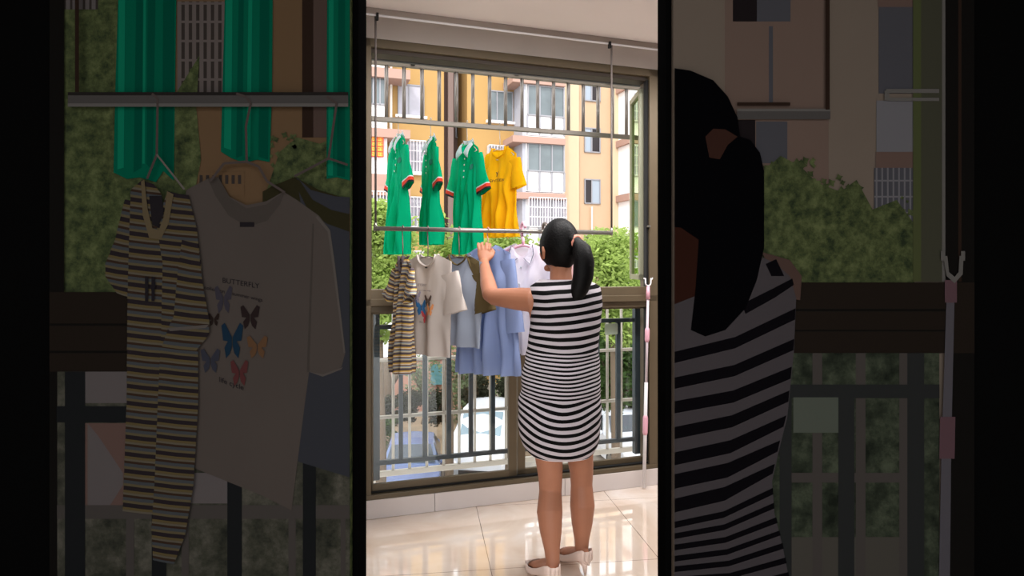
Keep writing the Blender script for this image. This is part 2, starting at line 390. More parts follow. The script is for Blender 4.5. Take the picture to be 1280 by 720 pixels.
# ============================================================ GARMENTS
def garment(name, label, cat, px, py_top, v, zrail, yaw, L, hs, hb, hh, depth, neck, dropf, dropb, cloth, slope=.32, sl_len=.2, sl_w=.09, sl_ang=35,
            folds=5, amp=.012, group=None, collar=None, cuff=None, sleeves=True, sleeve_mat=None, uvstripe=False, hemk=0.0, sleeve_fold=0, hanger='wire', neckband=None, rib=None):
    """a shirt on a hanger. local frame: origin at the rail, x across, -y the front"""
    uu = pu(px, v); ztop = pz(px, py_top, v)        # ztop: neck point height
    loc = W(uu, v, zrail)
    R = math.radians(yaw)+TH
    # hanger, its own thing
    dz = ztop - zrail                                # shoulders below the rail
    t = thing(name, label, cat, loc, R, group)
    def top(x, side):
        ax = abs(x)
        sh = dz - max(0, ax-neck)*slope
        if ax < neck:
            k = 1-(ax/neck)**2
            return dz - (dropf if side < 0 else dropb)*math.sqrt(max(0, k))
        return sh
    def surf(p, s, side):
        """p -1..1 across, s 0..1 down"""
        hw = hs + (hb-hs)*smoothstep(0, .35, s) + (hh-hb)*smoothstep(.4, 1, s)
        x = p*hw
        x0 = p*hs
        z = top(x0, side)*(1-s) + (dz-L + hemk*p*L)*s
        d = depth*(.30+.70*smoothstep(0, .4, s))*math.sqrt(max(0, 1-abs(p)**2.4))
        if s < .06 and abs(x0) > neck: d *= s/.06
        wv = amp*smoothstep(.1, 1, s)*math.sin(p*folds*PI/1.0+(1.3 if side < 0 else 2.7))+amp*.5*smoothstep(.05,.7,s)*math.sin(p*folds*1.7+5*s+side)
        wv += .35*amp*noise.noise(Vector((p*3, s*4, side*5+px)))*2
        return Vector((x, side*d + wv*(1-abs(p)**6*.5), z))
    NP, NS = 36, 26
    mb = MB(); rings = []
    for i in range(NS+1):
        s = i/NS
        ring = [surf(-1+2*j/NP, s, -1) for j in range(NP+1)] + [surf(1-2*j/NP, s, 1) for j in range(1, NP)]
        rings.append(ring)
    mb.rings(rings, caps=False)
    body = mb.build('body', cloth, t, smooth=True)
    def put_uv(o):
        me = o.data; uvl = me.uv_layers.new(name='stripe')
        for lp in me.loops:
            c = me.vertices[lp.vertex_index].co
            uvl.data[lp.index].uv = (c.x, -c.z + .012*math.sin(c.x*25))
    if uvstripe: put_uv(body)
    if sleeves:
        for sd in (-1, 1):
            a = math.radians(sl_ang)
            root = Vector((sd*(hs-.02), 0, top(hs-.02, 1)-sl_w*.42))
            dirv = Vector((sd*math.cos(a), 0, -math.sin(a))); nrm = Vector((sd*math.sin(a), 0, math.cos(a)))
            rr = []; M = 9
            for i in range(M+1):
                q = i/M; c = root + dirv*sl_len*q
                hw = sl_w*(.42+.10*q); dd = depth*(.35+.30*q)+.004
                bend = -sleeve_fold*q*q*.05
                rr.append([c + nrm*(math.cos(2*PI*j/20)*hw) + Vector((0, math.sin(2*PI*j/20)*dd + bend + .005*math.sin(q*7+j*.9), 0)) for j in range(20)])
            so = MB().rings(rr, caps=False).build('sleeve', sleeve_mat or cloth, t, smooth=True)
            if uvstripe: put_uv(so)
            if cuff:
                def band(q0, q1, mm, e):
                    b = []
                    for q in (q0, (q0+q1)/2, q1):
                        c = root + dirv*sl_len*q; hw = sl_w*(.42+.10*q)+e; dd = depth*(.35+.30*q)+.004+e
                        b.append([c + nrm*(math.cos(2*PI*j/20)*hw) + Vector((0, math.sin(2*PI*j/20)*dd - sleeve_fold*q*q*.05+ .005*math.sin(q*7+j*.9), 0)) for j in range(20)])
                    MB().rings(b, caps=False).build('cuff', mm, so, smooth=True)
                for (q0, q1, mm) in cuff: band(q0, q1, mm, .0015)
    if neckband:
        for sd in (-1, 1):
            pts = [surf((-1+2*j/16)*neck/hs, 0, sd) + Vector((0, -.002*(-sd), 0)) for j in range(17)]
            MB().tube(pts, [(.0035,.008)]*17, 8).build('neckband', neckband, t, smooth=True)
    if collar:
        # shirt collar: stand behind the neck and two points in front
        for sd in (-1, 1):
            A = Vector((sd*neck*1.0, .005, dz+.008)); B = Vector((sd*neck*.15, -depth*.75-.012, dz-dropf*.8))
            Cc = Vector((sd*neck*1.15, -depth*.7-.02, dz-dropf*1.0-collar*.35)); D = Vector((sd*neck*1.45, -.012, dz-.025))
            m_ = MB(); rws = []
            for i in range(7):
                q = i/6; a_ = A.lerp(B, q) + Vector((0, -.010*math.sin(q*PI), 0)); b_ = D.lerp(Cc, q) + Vector((0, -.014*math.sin(q*PI), 0))
                rws.append([a_, a_.lerp(b_, .5)+Vector((0,-.006,0)), b_])
            m_.rings(rws, caps=False, closed=False)
            co = m_.build('collar', m_ribw if collar < 1 else m_ribw, t, smooth=True)
            so_ = co.modifiers.new('s', 'SOLIDIFY'); so_.thickness = .003
        m_ = MB(); rws = []
        for j in range(13):
            a_ = PI*j/12
            p_ = Vector((neck*1.0*math.cos(a_), depth*.5*math.sin(a_)+.004, dz+.008-dropb*.6*math.sin(a_)))
            rws.append([p_+Vector((0,0,.014)), p_+Vector((0,.014,-.022))])
        co = m_.rings(rws, caps=False, closed=False).build('collar', m_ribw, t, smooth=True)
        so_ = co.modifiers.new('s', 'SOLIDIFY'); so_.thickness = .003
    t['_'] = 0; del t['_']
    # map a flat front coordinate to the cloth
    def on(x, z, off=.003, side=-1):
        p, s = 0, .3
        for _ in range(12):
            hw = hs + (hb-hs)*smoothstep(0, .35, s) + (hh-hb)*smoothstep(.4, 1, s)
            p = max(-1, min(1, x/hw))
            zt__ = top(p*hs, side); zb__ = dz-L+hemk*p*L
            s = max(0, min(1, (zt__-(dz+z))/max(1e-6, (zt__-zb__))))
        q = surf(p, s, side); return Vector((q.x, q.y+side*off, q.z))
    return t, on, dict(loc=loc, R=R, dz=dz, neck=neck, hs=hs, slope=slope, depth=depth)
HANG_N = [0]
def hanger(info, label, kind='wire', m=None, group='wire hangers on the rods'):
    loc, R, dz, neck, hs, slope = (info[k] for k in ('loc','R','dz','neck','hs','slope'))
    t = thing('clothes_hanger', label, 'clothes hanger', loc, R, group)
    r = .0026 if kind == 'wire' else .0085
    m = m or m_wire
    hook = [Vector((0, .018*math.cos(a)*1.0, .0165*math.sin(a))) for a in [(-20+k*25)*PI/180 for k in range(9)]]
    # hook loops over the rail across its axis: rotate the loop so that it wraps the rail
    c_, s_ = math.cos(-(R-TH)), math.sin(-(R-TH))
    hook = [Vector((p.x*c_-p.y*s_, p.x*s_+p.y*c_, p.z)) for p in hook]
    neckp = Vector((0, 0, dz-.012))
    pts = list(reversed(hook))[:-1][::-1]
    if kind != 'wire': hook = [Vector((p.x*1.7, p.y*1.7, p.z*1.9+.016)) for p in hook]
    side = hook[0]
    MB().tube(list(reversed(hook)) + [Vector((side.x*.6, side.y*.6, -.03)), Vector((0,0,max(dz*.6, dz+.02) if dz < -.05 else dz-.004)), neckp], r, 8).build('hook', m, t, smooth=True)
    e = hs-.02
    arm = [Vector((-e,0,dz-(e-neck)*slope-.02)), Vector((-e*.5,0,dz-max(0,(e*.5-neck))*slope-.018)), Vector((-.012,0,dz-.012)), Vector((.012,0,dz-.012)), Vector((e*.5,0,dz-max(0,(e*.5-neck))*slope-.018)), Vector((e,0,dz-(e-neck)*slope-.02))]
    MB().tube(arm, r if kind == 'wire' else [(.0085,.0085)]*6, 8).build('shoulder_arm', m, t, smooth=True)
    MB().tube([arm[0], Vector((0,0,arm[0].z-.02)), arm[-1]], r, 8).build('trouser_bar', m, t, smooth=True)
    return t
def patch(on, poly, m, t, name='print', off=.004, sub=3):
    """a printed shape that follows the cloth; poly in metres across and below the neck point"""
    n = len(poly); cx = sum(p[0] for p in poly)/n; cz = sum(p[1] for p in poly)/n
    mb = MB(); rows = []
    for k in range(sub+1):
        q = k/sub
        rows.append([on(cx+(x-cx)*q, cz+(z-cz)*q, off) for x, z in poly])
    return mb.rings(rows, caps=False).build(name, m, t)
def text_on(on, txt, x, z, size, m, t, name='print', squash=1.0, slant=0.0, off=.004):
    cu = bpy.data.curves.new('txt', 'FONT'); cu.body = txt; cu.size = size; cu.align_x = 'CENTER'; cu.resolution_u = 2
    o = bpy.data.objects.new('txt', cu); COL.objects.link(o)
    dg = bpy.context.evaluated_depsgraph_get(); me = bpy.data.meshes.new_from_object(o.evaluated_get(dg))
    for vt in me.vertices:
        xx = x + vt.co.x*squash; zz = z + vt.co.y + slant*(vt.co.x)
        vt.co = on(xx, zz, off) if on else Vector((xx, off, zz))
    me.materials.append(m); bpy.data.objects.remove(o)
    r = bpy.data.objects.new(name, me); COL.objects.link(r)
    if t: r.parent = t
    return r

OV = .5; zmid = pz(460, 148, OV) + .0165
POLO = dict(depth=.032, neck=.055, dropf=.09, dropb=.01, cloth=m_green, slope=.85, sl_len=.25, sl_w=.125, sl_ang=73, folds=6, amp=.030, collar=.07,
            cuff=((.84,.87,m_ribw),(.87,.96,m_ribred),(.96,1.01,m_ribblk)), group='green polo shirts on the outer rail')
polos = [(498, 169, -62, .755, 'green polo shirt with pale collar nearest the left window jamb, on the outer rail', .16),
         (538.5, 172, -70, .69, 'narrowest green polo shirt, middle of the three on the outer rail', .155),
         (584, 178, -52, .735, 'widest green polo shirt facing the room, beside the yellow tee', .16)]
for px, pyt, yaw, L, lab, hb in polos:
    t, on, info = garment('polo_shirt', lab, 'polo shirt', px, pyt, OV, zmid, yaw-18, L, .13, hb-.025, hb-.025, **POLO)
    # placket, buttons, badge
    patch(on, [(-.012,-.09),(.012,-.09),(.012,-.24),(-.012,-.24)], m_green, t, 'placket', .006)
    for zz in (-.11,-.15,-.19,-.23):
        MB().ball(on(0, zz, .009), .006, .003, .006, 8, 6).build('button', m_ribw, t)
    patch(on, [(.075+.014*math.cos(a), -.17+.02*math.sin(a)) for a in [k*PI/4 for k in range(8)]], mat('badge_thread', (20,110,90), .8), t, 'badge', .005)
    hanger(info, {498:'wire hanger holding the leftmost green polo', 538.5:'wire hanger holding the middle green polo', 584:'wire hanger holding the green polo beside the yellow tee'}[px], 'wire', m_steelw)
t, on, info = garment('t_shirt', 'bright yellow t-shirt with small dark chest print on the outer rail', 't-shirt', 625, 184, OV, zmid, -62, .60, .15, .155, .17,
        .04, .065, .07, .02, m_yellow, .7, .19, .12, 78, 5, .034, neckband=m_yellow)
text_on(on, 'Y', .0, -.20, .05, m_gasket, t, squash=1.4); text_on(on, 'EIGHTEEN', .0, -.235, .026, m_gasket, t, squash=1.3)
hanger(info, 'wire hanger holding the yellow t-shirt', 'wire', m_steelw)

# ---- indoor garments
t, on, info = garment('striped_t_shirt', 'small brown, yellow and grey striped t-shirt hanging nearest the left jamb', 't-shirt', 503.5, 320, RV, zrod, -80, .60, .12, .095, .075,
        .035, .045, .085, .012, m_multi, .65, .15, .11, 64, 4, .020, uvstripe=True, neckband=m_multi, sleeve_fold=.5)
text_on(on, '27', .0, -.19, .055, m_gasket, t, 'print', .9)
hanger(info, 'wire hanger holding the striped t-shirt')
WT = garment('t_shirt', 'white t-shirt with printed butterflies on the indoor rod', 't-shirt', 535, 318, RV, zrod, -62, .52, .185, .175, .180,
        .034, .072, .060, .018, m_wtee, .34, .20, .16, 77, 3, .014, neckband=m_wtee)
t, on, info = WT
text_on(on, 'BUTTERFLY', -.02, -.165, .018, mat('print_ink', (88,78,84), .8), t, 'print', 1.0)
text_on(on, 'collection of summer wings', -.0, -.190, .011, mat('print_ink', (88,78,84), .8), t, 'print', 1.0)
text_on(on, 'life cycle', -.01, -.355, .013, mat('print_ink', (88,78,84), .8), t, 'print', 1.0)
def butterfly(on, x, z, w, h, m, t):
    for sd in (-1, 1):
        patch(on, [(x+sd*.002, z+.1*h), (x+sd*.35*w, z+.5*h), (x+sd*.5*w, z+.42*h), (x+sd*.42*w, z+.05*h), (x+sd*.2*w, z-.02*h), (x+sd*.36*w, z-.2*h), (x+sd*.28*w, z-.5*h), (x+sd*.10*w, z-.38*h), (x+sd*.002, z-.15*h)], m, t, 'butterfly_print', .0045)
    patch(on, [(x-.0015, z+.2*h), (x+.0015, z+.2*h), (x+.0015, z-.2*h), (x-.0015, z-.2*h)], m_gasket, t, 'butterfly_print', .0055, 1)
B = [(-.045,-.222,.055,.065,(150,142,160)), (.045,-.238,.060,.060,(84,66,58)), (-.07,-.245,.035,.035,(110,84,76)), (-.012,-.275,.072,.085,(44,104,158)),
     (.065,-.283,.056,.062,(222,146,92)), (-.078,-.305,.055,.055,(128,132,156)), (.012,-.325,.058,.066,(206,78,84))]
for i, (x, z, w, h, c) in enumerate(B): butterfly(on, x, z, w, h, mat('wing_ink_%d' % i, c, .8), t)
patch(on, [(-.012,-.066),(.014,-.066),(.014,-.072),(-.012,-.072)], m_gasket, t, 'neck_label', .004)
hanger(info, 'wire hanger holding the butterfly t-shirt')
t, on, info = garment('raglan_t_shirt', 'grey t-shirt with olive raglan sleeves between the white tee and the blue shirt', 't-shirt', 574, 318, RV, zrod, -68, .48, .195, .185, .185,
        .036, .075, .055, .016, m_gtee, .36, .20, .15, 77, 3, .018, neckband=m_olive, sleeve_mat=m_olive)
for sd in (-1, 1):   # raglan yoke panels running from neck to underarm
    patch(on, [(sd*.074,-.006),(sd*.12,-.018),(sd*.180,-.036),(sd*.184,-.10),(sd*.170,-.14),(sd*.11,-.07)], m_olive, t, 'raglan_panel', .004)
MB().tube([on(-.02+.05*k/8, -.20+.03*abs(math.sin(k*1.3)), .004) for k in range(9)], .0022, 6).build('print', m_gasket, t)
hanger(info, 'wire hanger holding the olive and grey raglan t-shirt')
t, on, info = garment('button_shirt', 'long pale blue button shirt on the hanger the person holds', 'shirt', 610, 306, RV, zrod, -60, .69, .16, .21, .24,
        .05, .05, .05, .012, m_blue, .42, .38, .105, 82, 5, .030, hemk=.02)
patch(on, [(-.014,-.06),(.014,-.06),(.016,-.62),(-.012,-.62)], mat('blue_placket', (120,142,196), .85, trans=.2), t, 'placket', .004, 4)
for k in range(6): MB().ball(on(.001, -.10-.085*k, .008), .006, .003, .006, 8, 6).build('button', m_ribw, t)
for sd in (-1, 1): patch(on, [(sd*.012,-.035),(sd*.048,.0),(sd*.07,-.03),(sd*.045,-.075)], mat('blue_collar', (132,146,182), .85), t, 'collar', .009)
hanger(info, 'pink wire hanger gripped in the raised hand', 'wire', mat('rose_wire', (196,140,136), .4, .3))
t, on, info = garment('blouse', 'sheer white blouse with navy edged collar beside the blue shirt', 'blouse', 654, 304, RV, zrod, -46, .60, .18, .19, .20,
        .05, .05, .07, .012, m_blouse, .40, .42, .10, 84, 6, .028)
for sd in (-1, 1):
    patch(on, [(sd*.012,-.085),(sd*.04,.012),(sd*.075,.0),(sd*.085,-.06),(sd*.062,-.125)], m_blouse, t, 'collar', .010)
    MB().tube([on(sd*.018,-.083,.016), on(sd*.058,-.116,.016), on(sd*.076,-.06,.016), on(sd*.064,-.01,.016)], .0018, 6).build('collar_piping', m_navy, t)
for k in range(4): MB().ball(on(.0, -.13-.09*k, .008), .005, .003, .005, 8, 6).build('button', m_ribw, t)
hanger(info, 'thick pink plastic hanger holding the white blouse', 'thick', m_pink)
t, on, info = garment('blouse', 'pinkish white top half hidden behind the person\'s head', 'blouse', 681, 306, RV, zrod, -34, .46, .15, .14, .14,
        .035, .05, .03, .012, m_pinkcloth, .40, .25, .11, 74, 4, .016)
hanger(info, 'grey hanger holding the pinkish white top', 'thick', m_wire)
t, on, info = garment('garment', 'red garment glimpsed beside the person\'s cheek', 'clothes', 699, 320, RV+.0, zrod, -40, .40, .11, .11, .13,
        .03, .04, .03, .012, m_red, .40, .10, .10, 74, 4, .014)
hanger(info, 'hanger holding the red garment')

# ============================================================ CLOTHES FORK leaning at the right jamb
fk = thing('clothes_fork', 'pink and white telescopic clothes fork propped against the right window jamb', 'clothes pole', W(pu(805,-.06),-.06,0), TH)
ub, ut = 0, pu(812,-.05)-pu(805,-.06)
zt2 = pz(811, 372, -.05)
def fp(q, dy=0): return Vector((ub+(ut-ub)*q, .03*q+dy, .012+(zt2-.012)*q))
MB().tube([fp(0), fp(.55)], .011, 12).build('lower_tube', m_whitepl, fk, smooth=True)
MB().tube([fp(.5), fp(1)], .008, 12).build('upper_tube', mat('pale_pink_tube', (214,200,208), .35), fk, smooth=True)
zq = lambda py: (pz(811, py, -.05)-.012)/(zt2-.012)
MB().tube([fp(zq(428)), fp(zq(425)), fp(zq(413)), fp(zq(410))], [.010,.015,.015,.010], 12).build('grip', m_pink, fk, smooth=True)
MB().tube([fp(zq(543)), fp(zq(540)), fp(zq(522)), fp(zq(519))], [.012,.016,.016,.012], 12).build('grip', m_pink, fk, smooth=True)
MB().tube([fp(zq(374)), fp(zq(358))], [.014,.010], 12).build('head_socket', m_pink, fk, smooth=True)
ctr = fp(zq(358))
U = [ctr + Vector((-.020,0,.050))] + [ctr + Vector((.019*math.cos(a), 0, .022+.019*math.sin(a))) for a in [PI+k*PI/8 for k in range(9)]] + [ctr + Vector((.020,0,.050))]
MB().tube(U, .0045, 8).build('fork', m_whitepl, fk, smooth=True)
for sd in (-1, 1): MB().tube([ctr+Vector((sd*.020,0,.050)), ctr+Vector((sd*.029,0,.044)), ctr+Vector((sd*.031,0,.054))], .0035, 8).build('fork_tip', m_whitepl, fk, smooth=True)

# ============================================================ PERSON
HX, HY = .215, 2.95
pr = thing('person', 'person with black ponytail in a striped sleeveless dress and pale heels reaching for a hanger', 'person', (HX, HY, 0), 0)
def L3(v): return Vector((v[0]-HX, v[1]-HY, v[2]))
body = MB()
def cap_tube(pts, rs, seg=20, ell=None):
    """closed limb with rounded ends"""
    pts = [L3(p) for p in pts]
    d0 = (pts[0]-pts[1]).normalized(); d1 = (pts[-1]-pts[-2]).normalized()
    r0 = rs[0] if not isinstance(rs[0], tuple) else min(rs[0]); r1 = rs[-1] if not isinstance(rs[-1], tuple) else min(rs[-1])
    def sc(r, k): return (r[0]*k, r[1]*k) if isinstance(r, tuple) else r*k
    P_ = [pts[0]+d0*r0*.95, pts[0]+d0*r0*.6] + pts + [pts[-1]+d1*r1*.6, pts[-1]+d1*r1*.95]
    R_ = [sc(rs[0],.25), sc(rs[0],.8)] + list(rs) + [sc(rs[-1],.8), sc(rs[-1],.25)]
    body.tube(P_, R_, seg, True, ell)
# torso (elliptic sections), facing +y and a little to the left
cap_tube([(.215,2.95,.72),(.215,2.95,.80),(.215,2.95,.90),(.22,2.96,1.00),(.222,2.965,1.10),(.224,2.965,1.18),(.224,2.96,1.235),(.222,2.96,1.27)],
         [(.150,.115),(.168,.125),(.160,.115),(.135,.10),(.135,.10),(.148,.10),(.142,.085),(.112,.066)], 24, (1,0,0))
# neck and head
cap_tube([(.222,2.955,1.24),(.222,2.965,1.31),(.222,2.985,1.37),(.224,2.995,1.41)], [.068,.052,.049,.052], 20)
HC = Vector((.214, 3.0, 1.468))
hd = []
YAWH = math.radians(30)     # the face turns left of straight ahead
def HP(x, y, z):            # head frame: y forward (face), x to the person's right
    c, s = math.cos(YAWH), math.sin(YAWH)
    return (HC.x + x*c - y*s, HC.y + x*s + y*c, HC.z + z)
n_, m__ = 28, 22
vs = []; fs = []
def headpt(th, ph):
    x = math.sin(th)*math.cos(ph); y = math.sin(th)*math.sin(ph); z = math.cos(th)
    rx, ry, rz = .072, .090, .108
    if z < 0: rx *= 1-.28*z*z*1.3; ry *= 1-.10*z*z
    return (x*rx, y*ry + (.012*(-z) if z < 0 else 0), z*rz)
for i in range(m__+1):
    for j in range(n_): vs.append(L3(HP(*headpt(PI*(i+.001)/(m__+.002), 2*PI*j/n_))))
for i in range(m__):
    for j in range(n_):
        k = (j+1) % n_; fs.append((i*n_+j, (i+1)*n_+j, (i+1)*n_+k, i*n_+k))
body.add(vs, fs + [tuple(range(n_)), tuple(range(m__*n_+n_-1, m__*n_-1, -1))])
# nose, brow, lips, chin, cheeks, ears
cap_tube([HP(0,.086,.022), HP(0,.097,.000), HP(0,.106,-.018), HP(0,.094,-.028)], [.008,.010,.013,.010], 10)
cap_tube([HP(-.016,.088,-.022), HP(.016,.088,-.022)], [.008,.008], 8)
cap_tube([HP(-.020,.086,-.050), HP(0,.094,-.048), HP(.020,.086,-.050)], [.006,.009,.006], 8)
cap_tube([HP(-.017,.085,-.060), HP(0,.092,-.061), HP(.017,.085,-.060)], [.006,.009,.006], 8)
cap_tube([HP(-.012,.078,-.088), HP(.012,.078,-.088)], [.017,.017], 10)
cap_tube([HP(-.045,.070,.026), HP(-.020,.088,.030), HP(.020,.088,.030), HP(.045,.070,.026)], [.008,.009,.009,.008], 8)
for sd in (-1, 1):
    cap_tube([HP(sd*.045,.058,-.022), HP(sd*.032,.070,-.040)], [.020,.018], 10)
    ear = [HP(sd*.077,.010,.006), HP(sd*.085,-.002,.004), HP(sd*.086,-.008,-.012), HP(sd*.081,.0,-.032), HP(sd*.075,.010,-.042)]
    cap_tube(ear, [.007,.009,.010,.008,.008], 8)
# left arm: shoulder, elbow low and to the left, forearm up to the hanger
SH = (.088,2.955,1.245); EL = (-.106,3.10,1.235); WR = (-.150,3.42,1.425)
SH = Vector((.095,2.955,1.235)); EL = P(613, 371, 3.13); WR = P(605, 328, 3.36)
def lerp(a, b, q): return Vector(a).lerp(Vector(b), q)
cap_tube([SH+Vector((.05,0,.01)), SH, lerp(SH,EL,.3), lerp(SH,EL,.65), EL+Vector((.02,-.01,0)), EL+Vector((0,.02,.012)), lerp(EL,WR,.35), lerp(EL,WR,.7), WR],
         [.045,.056,.053,.046,.041,.041,.039,.030,.024], 20)
# left hand: palm wraps the hanger neck, fingers curl round it
HD = Vector(WR)
hup = Vector((0.0,.05,.10)).normalized()
palm = HD + hup*.045
cap_tube([HD, HD+hup*.025, palm, HD+hup*.075], [(.022,.016),(.030,.015),(.036,.014),(.034,.012)], 16, (1,0,0))
fr_ = .0075
for i, (dx, ln) in enumerate(((-.028,.062),(-.010,.070),(.009,.066),(.026,.054))):
    b_ = palm + Vector((dx, .006, .028))
    p1 = b_ + Vector((dx*.15,.010,.34*ln)) ; p2 = p1 + Vector((0,.026,.16*ln)); p3 = p2 + Vector((0,.014,-.26*ln)); p4 = p3 + Vector((0,-.004,-.22*ln))
    cap_tube([b_+Vector((0,0,-.015)), b_, p1, p2, p3, p4], [.0085,.0085,.008,.0078,.0072,.006], 10)
tb = HD + hup*.02 + Vector((.022,.004,0))
cap_tube([tb, tb+Vector((.018,.012,.016)), tb+Vector((.026,.024,.036)), tb+Vector((.018,.038,.050))], [.013,.0115,.010,.008], 10)
# right arm: forward and up in front of the body, mostly hidden by it
SR = Vector((.355,2.955,1.235)); ER = Vector((.375,3.12,1.06)); WRr = Vector((.24,3.30,1.16))
cap_tube([SR-Vector((.05,0,-.01)), SR, lerp(SR,ER,.4), lerp(SR,ER,.8), ER, lerp(ER,WRr,.2), lerp(ER,WRr,.6), WRr], [.045,.053,.047,.041,.039,.037,.031,.023], 20)
hr = (WRr-ER).normalized()
cap_tube([WRr, WRr+hr*.03, WRr+hr*.06, WRr+hr*.08], [(.022,.015),(.032,.015),(.034,.013),(.032,.011)], 16, (0,0,1))
for i, (dz_, ln) in enumerate(((.026,.055),(.009,.064),(-.009,.060),(-.025,.048))):
    b_ = WRr+hr*.078+Vector((0,0,dz_))
    cap_tube([b_-hr*.012, b_+hr*.4*ln, b_+hr*.75*ln+Vector((0,-.012,0)), b_+hr*.9*ln+Vector((0,-.03,0))], [.0082,.0078,.007,.006], 10)
tb = WRr+hr*.02+Vector((0,0,.022)); cap_tube([tb, tb+hr*.02+Vector((0,0,.022)), tb+hr*.045+Vector((0,-.006,.030))], [.012,.0105,.008], 10)
# legs
lf = dict(hip=Vector((.150,2.93,.80)), knee=P(688, 605, 2.93), calf=P(687, 640, 2.89), ank=P(691, 703, 2.83))
rf = dict(hip=Vector((.285,2.97,.80)), knee=P(727, 598, 3.02), calf=P(728, 632, 3.00), ank=P(727, 688, 2.985))
LT = P(667, 712, 3.0); LT.z = .02; LT.y = 3.02
LH = P(690, 740, 2.80); LH.z = .065
RT = Vector((.235,3.16,.02)); RH = P(733, 708, 2.95); RH.z = .075
LT = Vector((.085,3.02,.022)); LH = Vector((.172,2.80,.075))
RT = Vector((.222,3.14,.022)); RH = Vector((.330,2.955,.078))
for d, T, H in ((lf, LT, LH), (rf, RT, RH)):
    hp, kn, cf, an = d['hip'], d['knee'], d['calf'], d['ank']
    th1 = lerp(hp, kn, .5)
    kn_ = Vector(kn)
    cap_tube([hp, lerp(hp,kn,.3), lerp(hp,kn,.65), kn_+Vector((0,.0,.03)), kn_-Vector((0,0,.03)), cf, lerp(cf,an,.4), lerp(cf,an,.75), an, an-Vector((0,-.0,.02))],
             [.085,.078,.064,.054,.050,.057,.048,.034,.030,.031], 22)
    an2 = an-Vector((0,0,.02))
    # foot in the pump: heel, arch, ball, toes
    f_ = (T-H); f_.z = 0; f_.normalize()
    heel = H + Vector((0,0,.010)) + f_*.012
    cap_tube([an2, (an2+heel)/2, heel], [.031,.031,.027], 16)
    cap_tube([an2+Vector((0,0,-.01)), lerp(an2, T, .35)+Vector((0,0,.008)), lerp(H, T, .62)+Vector((0,0,.012)), lerp(H, T, .85)+Vector((0,0,.003))], [.028,(.028,.025),(.034,.020),(.028,.014)], 16, (f_.y,-f_.x,0))
    cap_tube([heel, lerp(H,T,.35)+Vector((0,0,.012)), lerp(H,T,.62)+Vector((0,0,.008))], [.027,(.027,.022),(.034,.018)], 16, (f_.y,-f_.x,0))
bo = body.build('body', m_skin, pr, smooth=True)
rm = bo.modifiers.new('remesh', 'REMESH'); rm.mode = 'VOXEL'; rm.voxel_size = .0036; rm.use_smooth_shade = True
sm = bo.modifiers.new('smooth', 'SMOOTH'); sm.factor = .6; sm.iterations = 6
# eyes
for sd in (-1, 1):
    MB().ball(L3(HP(sd*.031,.080,.008)), .010, n=12, m=8).build('eye', m_ribw, pr, smooth=True)
    MB().ball(L3(HP(sd*.031,.0875,.008)), .0048, n=10, m=6).build('iris', m_gasket, pr, smooth=True)
# shoes: pointed pump with a thin heel
for T, H in ((LT, LH), (RT, RH)):
    sh = bpy.data.objects.new('high_heel_shoe', None); COL.objects.link(sh); sh.parent = pr; sh.location = L3((H.x, H.y, 0))
    f_ = Vector((T.x-H.x, T.y-H.y, 0)); ln = f_.length; f_.normalize(); s_ = Vector((f_.y, -f_.x, 0))
    secs = []     # (t along, half width, sole z, top z)
    for q, w, z0, zt3 in ((-.10,.020,.052,.112),(-.06,.030,.050,.118),(.05,.036,.048,.108),(.2,.036,.042,.088),(.38,.035,.028,.066),(.55,.040,.012,.050),(.70,.043,.006,.044),(.80,.041,.004,.054),(.92,.033,.003,.047),(1.05,.020,.003,.034),(1.16,.006,.004,.020)):
        secs.append((q, w, z0, zt3))
    up = MB(); rg = []
    for q, w, z0, zt3 in secs:
        c = f_*ln*q; ring = []
        K = 14
        for j in range(K+1):
            a = -PI/2 - PI*.0 + 0
            t_ = j/K         # from left rim, under the sole, to right rim
            x = -w*math.cos(t_*PI)*1.0 if True else 0
            prof = abs(2*t_-1)
            zz = z0 + (zt3-z0)*prof**2.2
            wid = w*(1 if prof > .35 else .9)
            x = -w*(1 - 2*t_) if prof < .5 else (-1 if t_ < .5 else 1)*w*(.5+.5*math.sin((1-(prof-.5)*.6)*PI/2))
            ring.append(c + s_*x + Vector((0,0,zz)))
        rg.append(ring)
    up.rings(rg, caps=False, closed=False)
    # heel counter closing the back
    back = [f_*(-ln*.13) + Vector((0,0,z)) for z in [secs[0][2] + (secs[0][3]-secs[0][2])*abs(2*j/14-1)**2.2 for j in range(15)]]
    up.rings([back, rg[0]], caps=False, closed=False)
    uo = up.build('upper', m_beigeshoe, sh, smooth=True)
    so = uo.modifiers.new('s', 'SOLIDIFY'); so.thickness = .003; so.offset = 1
    # toe box cover
    tc_ = MB(); rg = []
    for q, w, z0, zt3 in secs[7:]:
        c = f_*ln*q
        rg.append([c + s_*(w*.98*math.cos(PI*j/10)) + Vector((0,0,zt3 - .004 + .012*math.sin(PI*j/10)*(1.2-q)*2.0)) for j in range(11)])
    tc_.rings(rg, caps=False, closed=False)
    co = tc_.build('toe_cap', m_beigeshoe, sh, smooth=True); so = co.modifiers.new('s', 'SOLIDIFY'); so.thickness = .003
    MB().tube([f_*.008+Vector((0,0,.056)), f_*.004+Vector((0,0,.035)), f_*.000+Vector((0,0,.0))], [(.024,.022),(.012,.012),(.006,.006)], 12).build('heel', m_beigeshoe, sh, smooth=True)
